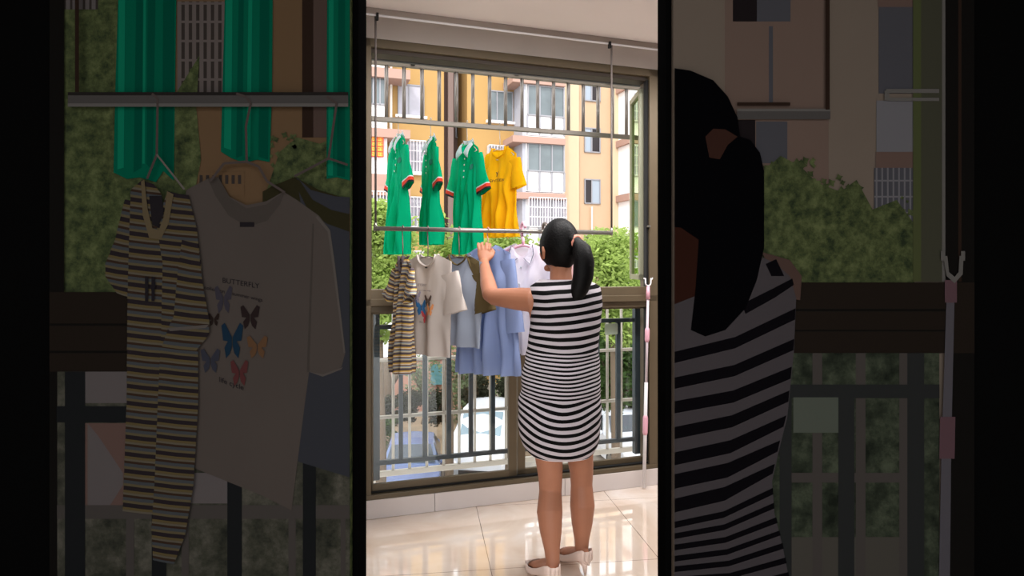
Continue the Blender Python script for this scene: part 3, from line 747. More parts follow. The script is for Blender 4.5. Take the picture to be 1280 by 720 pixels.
# ---- dress: loft of elliptic rings from the photographed outline
prof = [  # py, left px, right px
 (352,668,742),(358,664,749),(366,662,751),(380,664,752),(392,664,751),(404,664,750),(420,662,748),(438,659,747),(455,656,748),(475,653,750),(495,650,751),(512,649,751),(530,649,750),(545,651,749),(556,655,747),(563,660,743),(568,665,738)]
YD = 2.95
dr_ = MB(); rings = []
phase = []
ph = 0.0; last = None
vals = []
NP = 64
zprev = None
for i, (py, a, b) in enumerate(prof):
    cz = CAMZ-(py-HOR)/F*YD
    cx = ((a+b)/2-640)/F*YD; hw = (b-a)/2/F*YD
    if zprev is not None:
        per = .0345 if cz > .95 else (.0175 if cz > .745 else .0325)
        ph += (zprev-cz)/per
    zprev = cz
    dp = hw*.72 + (.01 if cz < .95 else 0)
    if i == 0: hw *= .86; dp *= .60
    if i == 1: dp *= .75
    if i == 2: dp *= .92
    ring = []
    for j in range(NP):
        t_ = 2*PI*j/NP
        wob = 1 + .014*math.sin(5*t_+i*.35)*smoothstep(1.05,.8,cz) + .008*math.sin(9*t_+1)*smoothstep(1.0,.7,cz)
        x = cx + hw*math.cos(t_)*wob; y = dp*math.sin(t_)*wob
        y0 = 2.955
        dip = 0
        if i == len(prof)-1: dip = 0
        ring.append(Vector((x-HX, y0+y-HY, cz+dip)))
    rings.append(ring); vals.append(ph)
# refine rings vertically by linear resampling
R2 = []; V2 = []
for i in range(len(rings)-1):
    for k in range(4):
        q = k/4; R2.append([rings[i][j].lerp(rings[i+1][j], q) for j in range(NP)]); V2.append(vals[i]*(1-q)+vals[i+1]*q)
R2.append(rings[-1]); V2.append(vals[-1])
# crumpled waist
for i, r in enumerate(R2):
    for j, p in enumerate(r):
        k = smoothstep(1.12, .95, p.z)*smoothstep(.70, .8, p.z)
        nz = noise.noise(Vector((p.x*9, p.y*9, p.z*16)))
        c = Vector((p.x-.0, p.y, 0)).normalized()
        r[j] = p + c*(.010*k*nz)
dr_.rings(R2, caps=False)
# shoulder straps over the top and neckline
do = dr_.build('dress', m_dress, pr, smooth=True)
uvl = do.data.uv_layers.new(name='stripe')
NPV = NP
for lp in do.data.loops:
    vi = lp.vertex_index; i, j = divmod(vi, NPV); c = do.data.vertices[vi].co
    xr = (c.x-.01)/.16
    up_ = smoothstep(1.0, 1.2, c.z)
    sag = (.55*xr*xr) * (1-up_) + up_*(-.0 + .45*xr + .25*xr*xr)
    low = smoothstep(.86, .62, c.z)
    sag += low*.9*xr*xr*1.0
    uvl.data[lp.index].uv = (0, V2[i] + sag*(1 + 1.2*smoothstep(1.08,.93,c.z)*smoothstep(.62,.84,c.z)) + .12*noise.noise(Vector((c.x*12, c.y*12, c.z*10))))
so = do.modifiers.new('s', 'SOLIDIFY'); so.thickness = .004; so.offset = 1
# yoke closing the dress up to the neck with straps
yk = MB(); top_ring = R2[0]
yrings = []
for q, kx, kz in ((0,1,0),(.25,.96,.005),(.5,.88,.004),(.75,.80,-.006)):
    yrings.append([Vector(((p.x-.007)*kx+.007, (p.y-.005)*(1+(.0)*q)*(1-.25*q)+.005, p.z + kz*(1 if True else 0) + .010*q*math.copysign(1, p.y)*0)) for p in top_ring])
yk.rings(yrings, caps=False)
yo = yk.build('dress_yoke', m_dress, do, smooth=True)
uvl = yo.data.uv_layers.new(name='stripe')
for lp in yo.data.loops:
    c = yo.data.vertices[lp.vertex_index].co; xr = (c.x-.01)/.16
    uvl.data[lp.index].uv = (0, -(c.z-R2[0][0].z)/.0345 + .45*xr+.25*xr*xr + .12*noise.noise(Vector((c.x*12, c.y*12, c.z*10))))
so = yo.modifiers.new('s', 'SOLIDIFY'); so.thickness = .004; so.offset = 1
# white hem binding
MB().tube([p for p in R2[-1]]+[R2[-1][0]], .0045, 8).build('hem', mat('white_jersey', (222,214,220), .85), do, smooth=True)
# ---- hair: cap over the skull
hv = []; hf = []; n_, m__ = 40, 26
def hairpt(th, ph):
    x, y, z = headpt(th, ph)
    k = 1.17 + .012*noise.noise(Vector((math.cos(ph)*3, math.sin(ph)*3, th*2)))
    return (x*k*1.03, (y-.006)*k, z*k*(1.06 if z > 0 else 1.0)+.006)
rings = []
for i in range(m__+1):
    ring = []
    for j in range(n_):
        ph_ = 2*PI*j/n_
        fwd = max(0, math.sin(ph_))                     # 1 at the face
        side = abs(math.cos(ph_))
        thmax = PI*(.86 - .48*smoothstep(.15, .85, fwd) - .12*side*side)
        th = .02 + (thmax-.02)*i/m__
        p_ = Vector(hairpt(th, ph_))
        if i == m__:
            q_ = Vector(headpt(th, ph_)); p_ = q_*1.01
        ring.append(L3(HP(*p_)))
    rings.append(ring)
ho = MB().rings(rings, caps=True).build('hair', m_hair, pr, smooth=True)
# ponytail from the tie down to the shoulder blades
tie = P(721, 303, 2.915)
pts = [P(714, 300, 2.93), tie, P(727, 312, 2.885), P(730, 328, 2.868), P(729, 345, 2.862), P(725, 360, 2.86), P(721, 372, 2.86), P(717, 380, 2.862)]
MB().tube([L3(p) for p in pts], [(.036,.034),(.024,.024),(.043,.038),(.048,.038),(.047,.036),(.042,.032),(.030,.022),(.012,.01)], 24).build('ponytail', m_hair, ho, smooth=True)
tor = [L3(tie) + Vector((.026*math.cos(a)*.7, .010*math.cos(a), .026*math.sin(a))) for a in [k*PI/8 for k in range(17)]]
MB().tube(tor, .010, 10).build('hair_tie', m_scrunch, ho, smooth=True)

# ============================================================ OUTSIDE
GZ = -4.5
m_ground = mat('pale_concrete', (158,150,140), .9, var=.08, vscale=.8)
ex = MB().box(-40, 60, .6, 90, GZ-.3, GZ); o = ex.build('ground', m_ground, None, W(0,0,0), TH, kind='structure')
m_yel = mat('ochre_render', (176,142,92), .9, spec=.05, var=.03, vscale=.5)
m_beige = mat('beige_render', (192,165,138), .9, spec=.05, var=.03, vscale=.5)
m_beigel = mat('light_beige_render', (202,180,152), .9, spec=.05)
m_mauve = mat('mauve_render', (112,92,86), .9, spec=.05)
m_pinkband = mat('pinkish_slab', (172,142,130), .9, spec=.05)
m_whiter = mat('white_render', (240,238,240), .9, spec=.05)
m_wframe = mat('window_alu_grey', (150,150,156), .5, .2)
m_pane = mat('reflective_pane', (104,114,118), .15, spec=.6, var=.25, vscale=.8)
m_panel_ = mat('curtain_pane', (172,170,180), .3, spec=.5, var=.1, vscale=2)
m_dark = mat('dark_interior', (34,26,28), .3)
m_grille = mat('white_grille', (216,212,216), .5)
m_pipe = mat('white_pipe', (232,224,214), .6)
VF = 28
def bpart(par, name, px0, py0, px1, py1, v0, v1, m, bevel=0):
    return wbox(MB(), px0, py0, px1, py1, v0-0, v1).build(name, m, par, bevel=bevel)
def window_(par, px0, py0, px1, py1, v=VF, split=None, pane=None, dark=None, sill=True, grille=False):
    """framed window proud of the wall; split = fraction where the panes part; dark = which half stands open"""
    u0, u1 = pu(px0, v), pu(px1, v); pm = (px0+px1)/2; z1, z0 = pz(pm, py0, v), pz(pm, py1, v)
    fr = .06; yb = v-.02
    f = MB().box(u0, u1, yb-.06, yb, z0, z0+fr).box(u0, u1, yb-.06, yb, z1-fr, z1).box(u0, u0+fr, yb-.06, yb, z0, z1).box(u1-fr, u1, yb-.06, yb, z0, z1)
    xs = [u0]+([u0+(u1-u0)*s for s in (split or [])])+[u1]
    for x in xs[1:-1]: f.box(x-.03, x+.03, yb-.06, yb, z0, z1)
    fo = f.build('window', m_wframe, par)
    for i in range(len(xs)-1):
        MB().box(xs[i]+.03, xs[i+1]-.03, yb-.015, yb, z0+.03, z1-.03).build('pane', m_dark if dark == i else (pane or m_pane), fo)
    if sill: MB().box(u0-.12, u1+.12, yb-.18, yb+.02, z0-.12, z0).build('sill', m_whiter, fo)
    if grille:
        g = MB(); n = max(4, int((u1-u0)/.14)); k = max(3, int((z1-z0)/.45))
        for i in range(n+1):
            x = u0+(u1-u0)*i/n; g.box(x-.016, x+.016, yb-.30, yb-.27, z0, z1)
        for i in range(k+1):
            z = z0+(z1-z0)*i/k; g.box(u0, u1, yb-.31, yb-.28, z-.02, z+.02)
        g.box(u0-.02, u0+.02, yb-.3, yb, z0, z1).box(u1-.02, u1+.02, yb-.3, yb, z0, z1)
        g.build('grille', m_grille, fo)
    return fo
ZT = 14.5
yb_ = thing('apartment_building', 'ochre yellow apartment building with balconies, filling the left of the window view', 'building', W(0,0,GZ), TH)
yo_ = bpy.data.objects.new('facade', None); COL.objects.link(yo_); bpy.data.objects.remove(yo_)
def Bp(par, name, mb, m): 
    mb.v = [(a, b, c-GZ) for a, b, c in mb.v]; return mb.build(name, m, par)
# all building coordinates are absolute heights: shift the root instead
yb_.location = W(0,0,0)
a0, a1, a2, a3 = pu(430,VF), pu(556,VF), pu(584,VF), pu(650,VF)-.02
wl = MB().box(a0-8, a1, VF, VF+8, GZ, ZT).build('wall', m_yel, yb_)
MB().box(a2, a3, VF, VF+8, GZ, ZT).build('wall', m_yel, yb_)
MB().box(a1, a2, VF+2.0, VF+8, GZ, ZT).build('recess_wall', m_mauve, yb_)
MB().box(pu(559.5,VF), pu(566,VF), VF-.15, VF+1, GZ, ZT).build('pier', mat('pier_mauve', (116,98,92), .9), yb_)
MB().box(pu(555,VF), pu(559.5,VF), VF-.02, VF+1, GZ, ZT).build('drain_chase', mat('chase_brown', (50,32,26), .9), yb_)
for y0_, y1_ in ((66,113),(148,173),(215,240)): window_(yb_, 569, y0_, 581, y1_, VF+2.0, None, m_dark, None, False)
# windows of the yellow wall
window_(yb_, 497, 106, 530, 145, VF, [.42], m_panel_)
window_(yb_, 610, 114, 641, 152, VF, [.35,.68], m_pane)
window_(yb_, 508, 177, 531, 216, VF, [.5], m_panel_, grille=True)
window_(yb_, 508, 247, 528, 284, VF, [.5], m_panel_, grille=True)
window_(yb_, 609, 183, 630, 222, VF, [.5], m_panel_, grille=True)
window_(yb_, 609, 254, 630, 290, VF, [.5], m_panel_, grille=True)
window_(yb_, 516, 314, 534, 345, VF, [.5], m_panel_, grille=True)
window_(yb_, 609, 320, 630, 350, VF, [.5], m_panel_, grille=True)
# enclosed balconies at the far left
VB = VF-1.0
bpart(yb_, 'balcony', 440, -10, 484, 430, VB, VF+.5, m_whiter)
for y0_, y1_ in ((18,27),(84,92),(160,167),(232,240),(305,312)):
    bpart(yb_, 'floor_slab', 438, y0_, 513, y1_+4, VB-.3, VF+.1, m_pinkband)
window_(yb_, 458, 90, 482, 131, VB, [.35,.7], m_pane, sill=False)
window_(yb_, 458, 240, 482, 275, VB, [.35,.7], m_panel_, sill=False, grille=True)
window_(yb_, 458, 315, 482, 345, VB, [.35,.7], m_panel_, sill=False, grille=True)
window_(yb_, 458, 25, 482, 60, VB, [.35,.7], m_pane, sill=False)
bpart(yb_, 'parapet', 452, 206, 484, 217, VB-.03, VB, m_whiter)
bpart(yb_, 'parapet', 452, 217, 484, 232, VB-.04, VB, m_pinkband)
MB().tube([(pu(488,VF),VF-.15,GZ),(pu(488,VF),VF-.15,ZT)], .07, 8).build('drain_pipe', m_pipe, yb_)
MB().ball((pu(490,VF), VF-.3, pz(490,99,VF)), .14).build('camera_dome', m_whiter, yb_)
sg = wt('shop_sign', 'orange and red lettered sign on the white balcony front of the yellow building', 'sign', 0, VB-.12, 0)
wbox(MB(), 463, 170, 480, 196, 0+0, .07)
s0, s1 = pu(463.5,VB-.12), pu(479.5,VB-.12); z1_, z0_ = pz(471,171,VB-.12), pz(471,196,VB-.12)
MB().box(s0, s1, -.05, .06, z0_, z1_).build('board', mat('sign_red', (232,66,40), .5), sg, bevel=.01)
mo = mat('sign_orange', (250,176,70), .5)
nr = 4; hh_ = (z1_-z0_)/nr
for c in (0, 1):
    for r_ in range(nr):
        cx = s0+(s1-s0)*(.27+.46*c); cz = z0_+hh_*(r_+.5); g = MB(); w2 = (s1-s0)*.19; h2 = hh_*.36
        # blocky strokes like the characters on the board
        for q in (-1, 0, 1): g.box(cx-w2, cx+w2, -.06, -.05, cz+q*h2*.8-.018, cz+q*h2*.8+.018)
        g.box(cx-.02, cx+.02, -.061, -.05, cz-h2, cz+h2); g.box(cx-w2, cx-w2+.03, -.061, -.05, cz-h2, cz+(h2 if (r_+c) % 2 else 0))
        g.build('character', mo, sg)

bb = thing('apartment_building', 'beige apartment building with white enclosed balconies, filling the right of the window view', 'building', W(0,0,0), TH)
b0, b1, b2, b3, b4 = pu(651,VF), pu(724,VF), pu(766,VF), pu(786,VF), pu(860,VF)
MB().box(b0, b1, VF+.02, VF+8, GZ, ZT).build('wall', m_beigel, bb)
MB().box(b1, b2, VF+.35, VF+8, GZ, ZT).build('wall', m_beige, bb)
MB().box(b2, b3, VF+.02, VF+8, GZ, ZT).build('wall', m_beigel, bb)
MB().box(b3, b4+8, VF+.02, VF+8, GZ, ZT).build('wall', m_beige, bb)
for y0_, y1_, dk in ((30,58,1),(106,127,1),(160,191,1),(224,255,0),(294,325,0)):
    window_(bb, 730, y0_, 750, y1_, VF+.35, [.45], mat('bluish_pane', (150,162,176), .2, spec=.6), dk, False)
MB().tube([(pu(742,VF),VF+.2,pz(742,258,VF)),(pu(742,VF),VF+.2,pz(742,296,VF))], .05, 8).build('vent_pipe', m_pipe, bb)
# glazed bays
VBB = VF-1.3
for i, (ys, yg0, yg1, yw) in enumerate(((26,32,66,96),(97,108,146,170),(171,180,215,240),(241,248,284,305),(308,315,345,370))):
    bpart(bb, 'bay_front', 657, ys, 706, yw, VBB, VF+.1, m_whiter)
    bpart(bb, 'floor_slab', 641, ys, 707, ys+8, VBB-.25, VF-.03, m_pinkband)
    window_(bb, 659, yg0, 705, yg1, VBB, [.33,.66], m_panel_ if i > 2 else m_pane, sill=False, grille=(i == 3 or i == 4))
    for q in (0, .33, .66, 1):
        x = pu(659+46*q, VBB); MB().box(x-.05, x+.05, VBB-.06, VBB-.01, pz(682, yw-1, VBB), pz(682, yg1, VBB)).build('mullion', m_wframe, bb)
bpart(bb, 'bay_front', 657, 370, 706, 470, VBB, VF+.1, m_whiter)
for i, (ys, yg0, yg1, yw, gr) in enumerate(((104,118,154,172,True),(173,184,221,242,True),(243,251,284,304,False),(305,315,345,365,True),(40,48,80,103,False))):
    bpart(bb, 'bay_front', 788, ys, 850, yw, VBB, VF+.1, m_whiter)
    bpart(bb, 'floor_slab', 786, ys, 852, ys+8, VBB-.12, VF+.1, m_pinkband)
    window_(bb, 789, yg0, 828, yg1, VBB, [.45], m_pane if not gr else m_panel_, sill=False, grille=gr)
bpart(bb, 'bay_front', 788, 365, 850, 470, VBB, VF+.1, m_whiter)
MB().tube([(pu(649,VF),VF-.2,GZ),(pu(649,VF),VF-.2,ZT)], .08, 8).build('drain_pipe', m_pipe, bb)
MB().box(pu(653,VBB),pu(657,VBB),VBB,VF, GZ, ZT).build('bay_side', mat('bay_grey',(170,172,182),.6), bb)

# low salmon building at street level
lb = wt('roadside_building', 'low salmon pink building with a white fascia seen between the railing bars', 'building', 0, 23, 0)
MB().box(pu(440,23), pu(600,23), 0, 3, GZ, pz(480,412,23)).build('wall', mat('salmon_render', (176,132,116), .9), lb)
MB().box(pu(436,23), pu(604,23), -.4, 3.2, pz(480,412,23), pz(480,392,23)).build('fascia', m_whiter, lb)
MB().prism([(pu(478,23),pz(480,412,23)),(pu(484,23),pz(480,412,23)),(pu(492,23),pz(480,432,23)),(pu(492,23),pz(480,444,23)),(pu(478,23),pz(480,446,23))], -.3, -.05).build('awning', m_whiter, lb)
MB().box(pu(520,23), pu(552,23), -.1, 0, pz(480,452,23), pz(480,430,23)).build('roller_shutter', m_whiter, lb)
MB().box(pu(538,23), pu(552,23), -.2, 0, pz(545,480,23), pz(545,455,23)).build('door', mat('teal_paint', (84,128,134), .7), lb)

# ---------- trees
def leaf_mat(name, rgb): return mat(name, rgb, .6, spec=.2, var=.25, vscale=1.5, trans=.45)
m_leafy = leaf_mat('yellow_green_leaves', (156,178,96))
m_leafd = leaf_mat('mid_green_leaves', (72,96,50))
m_leafp = leaf_mat('pale_leaves', (120,134,100))
m_bark = mat('pale_bark', (92,78,64), .9, bump=.4, bscale=20)
def leaf_cloud(clumps, n, size, m, par, seed=1, name='foliage'):
    rnd = random.Random(seed); vs = []; fs = []
    tot = sum(c[3]**2 for c in clumps)
    for (cx, cy, cz, r, sq) in clumps:
        for _ in range(int(n*r*r/tot)):
            th = rnd.random()*2*PI; z = rnd.uniform(-1, 1); q = (rnd.random()**.45)*r
            s = math.sqrt(1-z*z); p = Vector((cx+q*s*math.cos(th), cy+q*s*math.sin(th), cz+q*z*sq))
            a = Vector((rnd.gauss(0,1), rnd.gauss(0,1), rnd.gauss(0,.6))).normalized(); b = a.cross(Vector((rnd.gauss(0,1), rnd.gauss(0,1), rnd.gauss(0,1)))).normalized()
            l = size*rnd.uniform(.6,1.3); w = l*.42; k = len(vs)
            vs += [p-a*l*.5, p+b*w*.5, p+a*l*.5, p-b*w*.5]; fs.append((k,k+1,k+2,k+3))
    mb = MB(); mb.v = [tuple(v) for v in vs]; mb.f = fs
    return mb.build(name, m, par, fixn=False)
def tree(name, label, px, Y, pxw, pyt, pyb, m, n=2500, size=.16, seed=1, group=None, cat='tree', trunk=True):
    """crown spanning pxw pixels about px, from pyt to pyb, at distance Y"""
    base = Vector(((px-640)/F*Y, Y, GZ)); R = pxw/F*Y/2
    z1 = CAMZ-(pyt-HOR)/F*Y; z0 = CAMZ-(pyb-HOR)/F*Y; H = (z1-z0)/2; zc = (z1+z0)/2 - GZ
    t = thing(name, label, cat, base, 0, group); rnd = random.Random(seed*13)
    cl = []
    for k in range(int(22*max(1, min(2.6, H/R)))):
        a = rnd.random()*2*PI; q = rnd.uniform(.1,.85); zz = rnd.uniform(-.85,.80)*(1-.35*q*q)
        cl.append((R*q*math.cos(a), R*.7*q*math.sin(a), zc+H*zz, min(R,H)*rnd.uniform(.36,.58), rnd.uniform(.6,.95)))
    leaf_cloud(cl, n, size, m, t, seed)
    if trunk:
        tm = MB(); tm.tube([(0,0,0),(.04,.03,(zc-H)*.5),(-.03,.02,zc-H*.3)], [.13,.10,.07], 10)
        tm.build('trunk', m_bark, t, smooth=True)
        for c in cl[:8]:
            MB().tube([(0,0,max(.2,zc-H*.8)), (c[0]*.5, c[1]*.5, (zc-H*.6+c[2])/2), c[:3]], [.05,.035,.012], 7).build('branch', m_bark, t, smooth=True)
    return t
g1 = 'street trees outside'
tree('street_tree', 'bright green tree rising behind the leftmost green polo, left edge of the view', 474, 13, 92, 222, 440, m_leafy, 20000, .13, 3, g1)
tree('street_tree', 'yellow green tree behind the raglan tee and blue shirt hangers', 560, 16, 110, 268, 450, m_leafy, 9000, .15, 5, g1)
tree('street_tree', 'sunlit tree behind the yellow tee and white blouse', 636, 17, 80, 272, 450, m_leafy, 6000, .15, 7, g1)
tree('street_tree', 'sunlit tree right of the ponytail, above the transom', 768, 14, 104, 276, 440, m_leafy, 10000, .13, 9, g1)
tree('street_tree', 'darker tree seen through the lower right panes', 770, 18, 110, 380, 510, m_leafd, 7000, .16, 11, g1)
tree('street_tree', 'slim pale leaved tree behind the railing under the blue shirt', 582, 24.5, 60, 430, 530, m_leafp, 3400, .15, 13, g1)
tree('street_tree', 'thin pale tree under the butterfly tee', 530, 24.5, 46, 436, 510, m_leafp, 900, .15, 15, g1)
tree('street_tree', 'pale leaved tree beside the window mullion', 630, 24.5, 30, 455, 530, m_leafp, 900, .15, 17, g1)
for px, lab in ((482,'pale tree trunk under the striped tee'),):
    b = Vector(((px-640)/F*25, 25, GZ)); t = thing('bare_trunk', lab, 'tree', b)
    MB().tube([(0,0,0),(.1,0,1.2),(-.05,0,2.4)], [.35,.22,.15], 10).build('trunk', m_bark, t, smooth=True)
    MB().tube([(.05,0,1.2),(.7,0,2.2)], [.14,.08], 8).build('branch', m_bark, t, smooth=True)
# planting strip and shrubs
S_ = MB().box(pu(430,20), pu(860,20), 15.5, 22.5, GZ, GZ+.06).build('planting_bed', mat('dry_soil', (140,122,100), .95, var=.2, vscale=1.5, bump=.4, bscale=8), None, W(0,0,0), TH, kind='structure')
m_hedge = leaf_mat('dull_hedge_leaves', (58,60,44))
hb = [(486,24,30,505,530),(515,23.5,34,500,527),(548,23.5,30,500,525),(600,23,36,480,512),(642,23,40,480,520),(745,23,40,478,512),(785,23,40,480,512)]
for i, (px, Y, w, a, b) in enumerate(hb):
    tree('shrub', ['low dark shrub at the left end of the planting bed','low dark shrub behind the blue car','low shrub between the blue car and white van','shrub above the white van roof','shrub beside the mullion beyond the van','shrub behind the white sedan, left one','shrub behind the white sedan, right one'][i],
         px, Y-2, w*1.25, a-12, b+4, m_hedge, 3000, .13, 30+i, 'shrubs in the planting bed', 'shrub', False)
tree('shrub', 'green bush at the left beside the blue car', 481, 21.0, 36, 516, 562, m_leafd, 1600, .12, 51, None, 'shrub', False)
tree('evergreen_hedge', 'long dark green hedge in front of the apartment building foot, right of the salmon building', 690, 27, 230, 395, 500, m_leafd, 14000, .24, 61, None, 'hedge', False)
# ---------- cars
def car(label, px, Y, rz, paint, L=4.2, Wd=1.75, H=1.45, van=False):
    t = thing('parked_car', label, 'car', (((px-640)/F)*Y, Y, GZ), rz, 'parked cars')
    # side profile: x along, z up (front at -y after rotation)
    if van: prof_ = [(0,.35),(.02,.85),(.06,1.05),(.24,1.12),(.36,.93*H),(.46,H),(.85,H),(.97,.92*H),(1,.8),(.99,.35)]
    else: prof_ = [(0,.35),(.02,.72),(.06,.86),(.26,.98),(.40,.96*H),(.50,H),(.72,.97*H),(.88,1.02),(.98,.95),(1,.38)]
    xs = [0,.02,.06,.15,.26,.33,.40,.46,.5,.6,.72,.80,.88,.94,.98,1]
    def zt__(q):
        for (a, za), (b, zb) in zip(prof_[:-1], prof_[1:]):
            if a <= q <= b: return za+(zb-za)*(q-a)/max(1e-6, b-a)
        return prof_[-1][1]
    belt = .92 if not van else 1.05
    rg = []
    for q in xs:
        y = -L/2+L*q; zt3 = zt__(q); w = Wd/2*(1-.14*abs(2*q-1)**6)
        wt_ = w*(.97 if zt3 <= belt+.1 else .74)
        zb_ = .22; zm = min(belt, zt3-.02)
        rg.append([(-w*.96,y,zb_),(-w,y,.5),(-w*.985,y,zm),(-wt_,y,zt3-.03),(-wt_*.6,y,zt3),(0,y,zt3+.02),(wt_*.6,y,zt3),(wt_,y,zt3-.03),(w*.985,y,zm),(w,y,.5),(w*.96,y,zb_)])
    b = MB().rings(rg, caps=True).build('body', paint, t, smooth=False, bevel=.02)
    gl = mat('car_glass', (46,56,66), .1, spec=.8) if not van else mat('pale_car_glass', (130,152,164), .1, spec=.8)
    x0, x1 = (.26,.40) if not van else (.24,.40)
    def pt(q, s, inset=.0, lift=.02): 
        zt3 = zt__(q); w = Wd/2*(.66 if zt3 > belt+.1 else .82)
        return (s*(w-inset), -L/2+L*q-.012, zt3+lift)
    MB().add([pt(x0+.01,-1),pt(x0+.01,1),pt(x1-.005,1),pt(x1-.005,-1)], [(0,1,2,3)]).build('windscreen', gl, t)
    q0, q1 = (.86,.75) if not van else (.998,.974)
    MB().add([pt(q0,-1,0,.03),pt(q0,1,0,.03),pt(q1,1,0,.03),pt(q1,-1,0,.03)], [(0,1,2,3)]).build('rear_window', gl, t)
    for s in (-1, 1):
        zt4 = H-.10; w0 = Wd/2*.99; w1 = Wd/2*.77
        MB().add([(s*w0,-L*.16,belt+.02),(s*w0,L*.30,belt+.02),(s*w1,L*.22,zt4),(s*w1,-L*.05,zt4)], [(0,1,2,3)]).build('side_window', gl, t)
        for yy in (-.32, .31):
            wm = MB(); c = Vector((s*(Wd/2-.10), L*yy, .32))
            wm.tube([c-Vector((.11,0,0)), c+Vector((.11,0,0))], .32, 20)
            wo = wm.build('wheel', m_gasket, t)
            MB().tube([c-Vector((.12,0,0)), c+Vector((.12,0,0))], .19, 12).build('hub_cap', m_steel, wo)
        MB().ball((s*Wd*.36, -L/2+.06, .66), .17, .06, .09).build('headlight', m_whiter, t, smooth=True)
        MB().ball((s*(Wd/2+.08), -L*.17, belt+.06), .10, .05, .07).build('mirror', paint, t, smooth=True)
    MB().box(-.4,.4,-L/2-.01,-L/2+.05,.38,.50).build('bumper_grille', m_gasket, t)
    return t
m_cblue = mat('blue_car_paint', (84,102,142), .25, spec=.7); m_cwhite = mat('white_car_paint', (232,234,240), .25, spec=.6)
car('blue car parked nose out below the striped tee', 515, 17.2, math.radians(6), m_cblue, 3.8, 1.5, 1.42)
car('large white van parked right of the blue car', 608, 19.4, math.radians(-8), m_cwhite, 4.0, 1.75, 1.8, True)
car('white car parked at the right, below the clothes fork', 776, 20.5, math.radians(12), m_cwhite, 4.4, 1.75, 1.45)

# ============================================================ DIM PICTURE PANELS flanking the doorway
YP = 2.17
def xy(px, py): return ((px-640)/F*YP, CAMZ-(py-HOR)/F*YP)
def pm_(name, rgb, var=0, vs_=20): return mat('ink_'+name, rgb, .95, spec=0.0, var=var, vscale=vs_)
class Panel:
    def __init__(s, name, label, x0, x1):
        s.t = thing(name, label, 'wall picture', ((xy((x0+x1)/2, 0)[0]), YP, 0)); s.ox = s.t.location.x; s.k = 0
        s.clip = (x0, x1)
    def poly(s, pts, m, name='printed_shape', par=None, d=None):
        """flat printed area, clipped to the sheet"""
        s.k += 1
        d = s.k*.00035 if d is None else d
        q = list(pts)
        def cut(q, f, g):
            out = []
            for i in range(len(q)):
                a, b = q[i], q[(i+1) % len(q)]
                fa, fb = f(a), f(b)
                if fa >= 0: out.append(a)
                if fa*fb < 0:
                    t_ = fa/(fa-fb); out.append((a[0]+(b[0]-a[0])*t_, a[1]+(b[1]-a[1])*t_))
            return out
        q = cut(q, lambda p: p[0]-s.clip[0], 0)
        if q: q = cut(q, lambda p: s.clip[1]-p[0], 0)
        if len(q) < 3: return None
        vs = []
        for p in q:
            x, z = xy(*p); vs.append((x-s.ox, -d, z))
        me = bpy.data.meshes.new(name); me.from_pydata(vs, [], [t_ for t_ in tessellate_polygon([[Vector(v) for v in vs]])]); me.materials.append(m)
        o = bpy.data.objects.new(name, me); COL.objects.link(o); o.parent = s.t
        return o
    def multi(s, polys, m, name):
        """several flat areas of one print"""
        s.k += 1; d = s.k*.00035; bm = bmesh.new()
        for nq, q in enumerate(polys):
            q = [(max(s.clip[0], min(s.clip[1], p[0])), p[1]) for p in q]
            if max(p[0] for p in q)-min(p[0] for p in q) < .3: continue
            pv = [Vector((xy(*p)[0]-s.ox, -d-min(nq,12)*.00002, xy(*p)[1])) for p in q]; bv = [bm.verts.new(v) for v in pv]
            for t_ in tessellate_polygon([pv]): bm.faces.new([bv[i] for i in t_])
        me = bpy.data.meshes.new(name); bm.to_mesh(me); bm.free(); me.materials.append(m)
        o = bpy.data.objects.new(name, me); COL.objects.link(o); o.parent = s.t
        return o
    def rect(s, x0, y0, x1, y1, m, name='printed_shape'): return s.poly([(x0,y0),(x1,y0),(x1,y1),(x0,y1)], m, name)
def rc(x0, y0, x1, y1): return [(x0,y0),(x1,y0),(x1,y1),(x0,y1)]
def blobs(rnd, x0, y0, x1, y1, n, r):
    out = []
    for _ in range(n):
        cx, cy = rnd.uniform(x0, x1), rnd.uniform(y0, y1); q = r*rnd.uniform(.5,1.3); a0 = rnd.random()*6
        out.append([(cx+q*(1 if k % 2 else .55)*math.cos(a0+k*PI/4), cy+q*(1 if k % 2 else .55)*math.sin(a0+k*PI/4)) for k in range(8)])
    return out
rnd = random.Random(3)

def leaf_print(name, cols, sc):
    m = pm_(name, cols[1]); nt = m.node_tree; b = nt.nodes['Principled BSDF']
    tc = nt.nodes.new('ShaderNodeTexCoord'); n = nt.nodes.new('ShaderNodeTexNoise'); n.inputs['Scale'].default_value = sc; n.inputs['Detail'].default_value = 9; n.inputs['Roughness'].default_value = .72
    r = nt.nodes.new('ShaderNodeValToRGB'); e = r.color_ramp.elements
    e[0].position = .36; e[0].color = lin(cols[0]); e[1].position = .66; e[1].color = lin(cols[2]); x = e.new(.5); x.color = lin(cols[1])
    nt.links.new(tc.outputs['Object'], n.inputs['Vector']); nt.links.new(n.outputs['Fac'], r.inputs[0]); nt.links.new(r.outputs[0], b.inputs['Base Color'])
    return m
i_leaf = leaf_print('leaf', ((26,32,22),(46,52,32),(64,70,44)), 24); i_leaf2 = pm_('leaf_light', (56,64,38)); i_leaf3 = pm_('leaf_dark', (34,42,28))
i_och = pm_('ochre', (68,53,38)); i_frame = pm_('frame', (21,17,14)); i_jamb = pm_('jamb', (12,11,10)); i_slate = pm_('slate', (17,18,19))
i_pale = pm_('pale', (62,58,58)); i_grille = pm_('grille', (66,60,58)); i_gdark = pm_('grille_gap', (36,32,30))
i_green = pm_('green', (3,62,46)); i_greend = pm_('green_fold', (2,50,38)); i_greenl = pm_('green_light', (8,80,60))
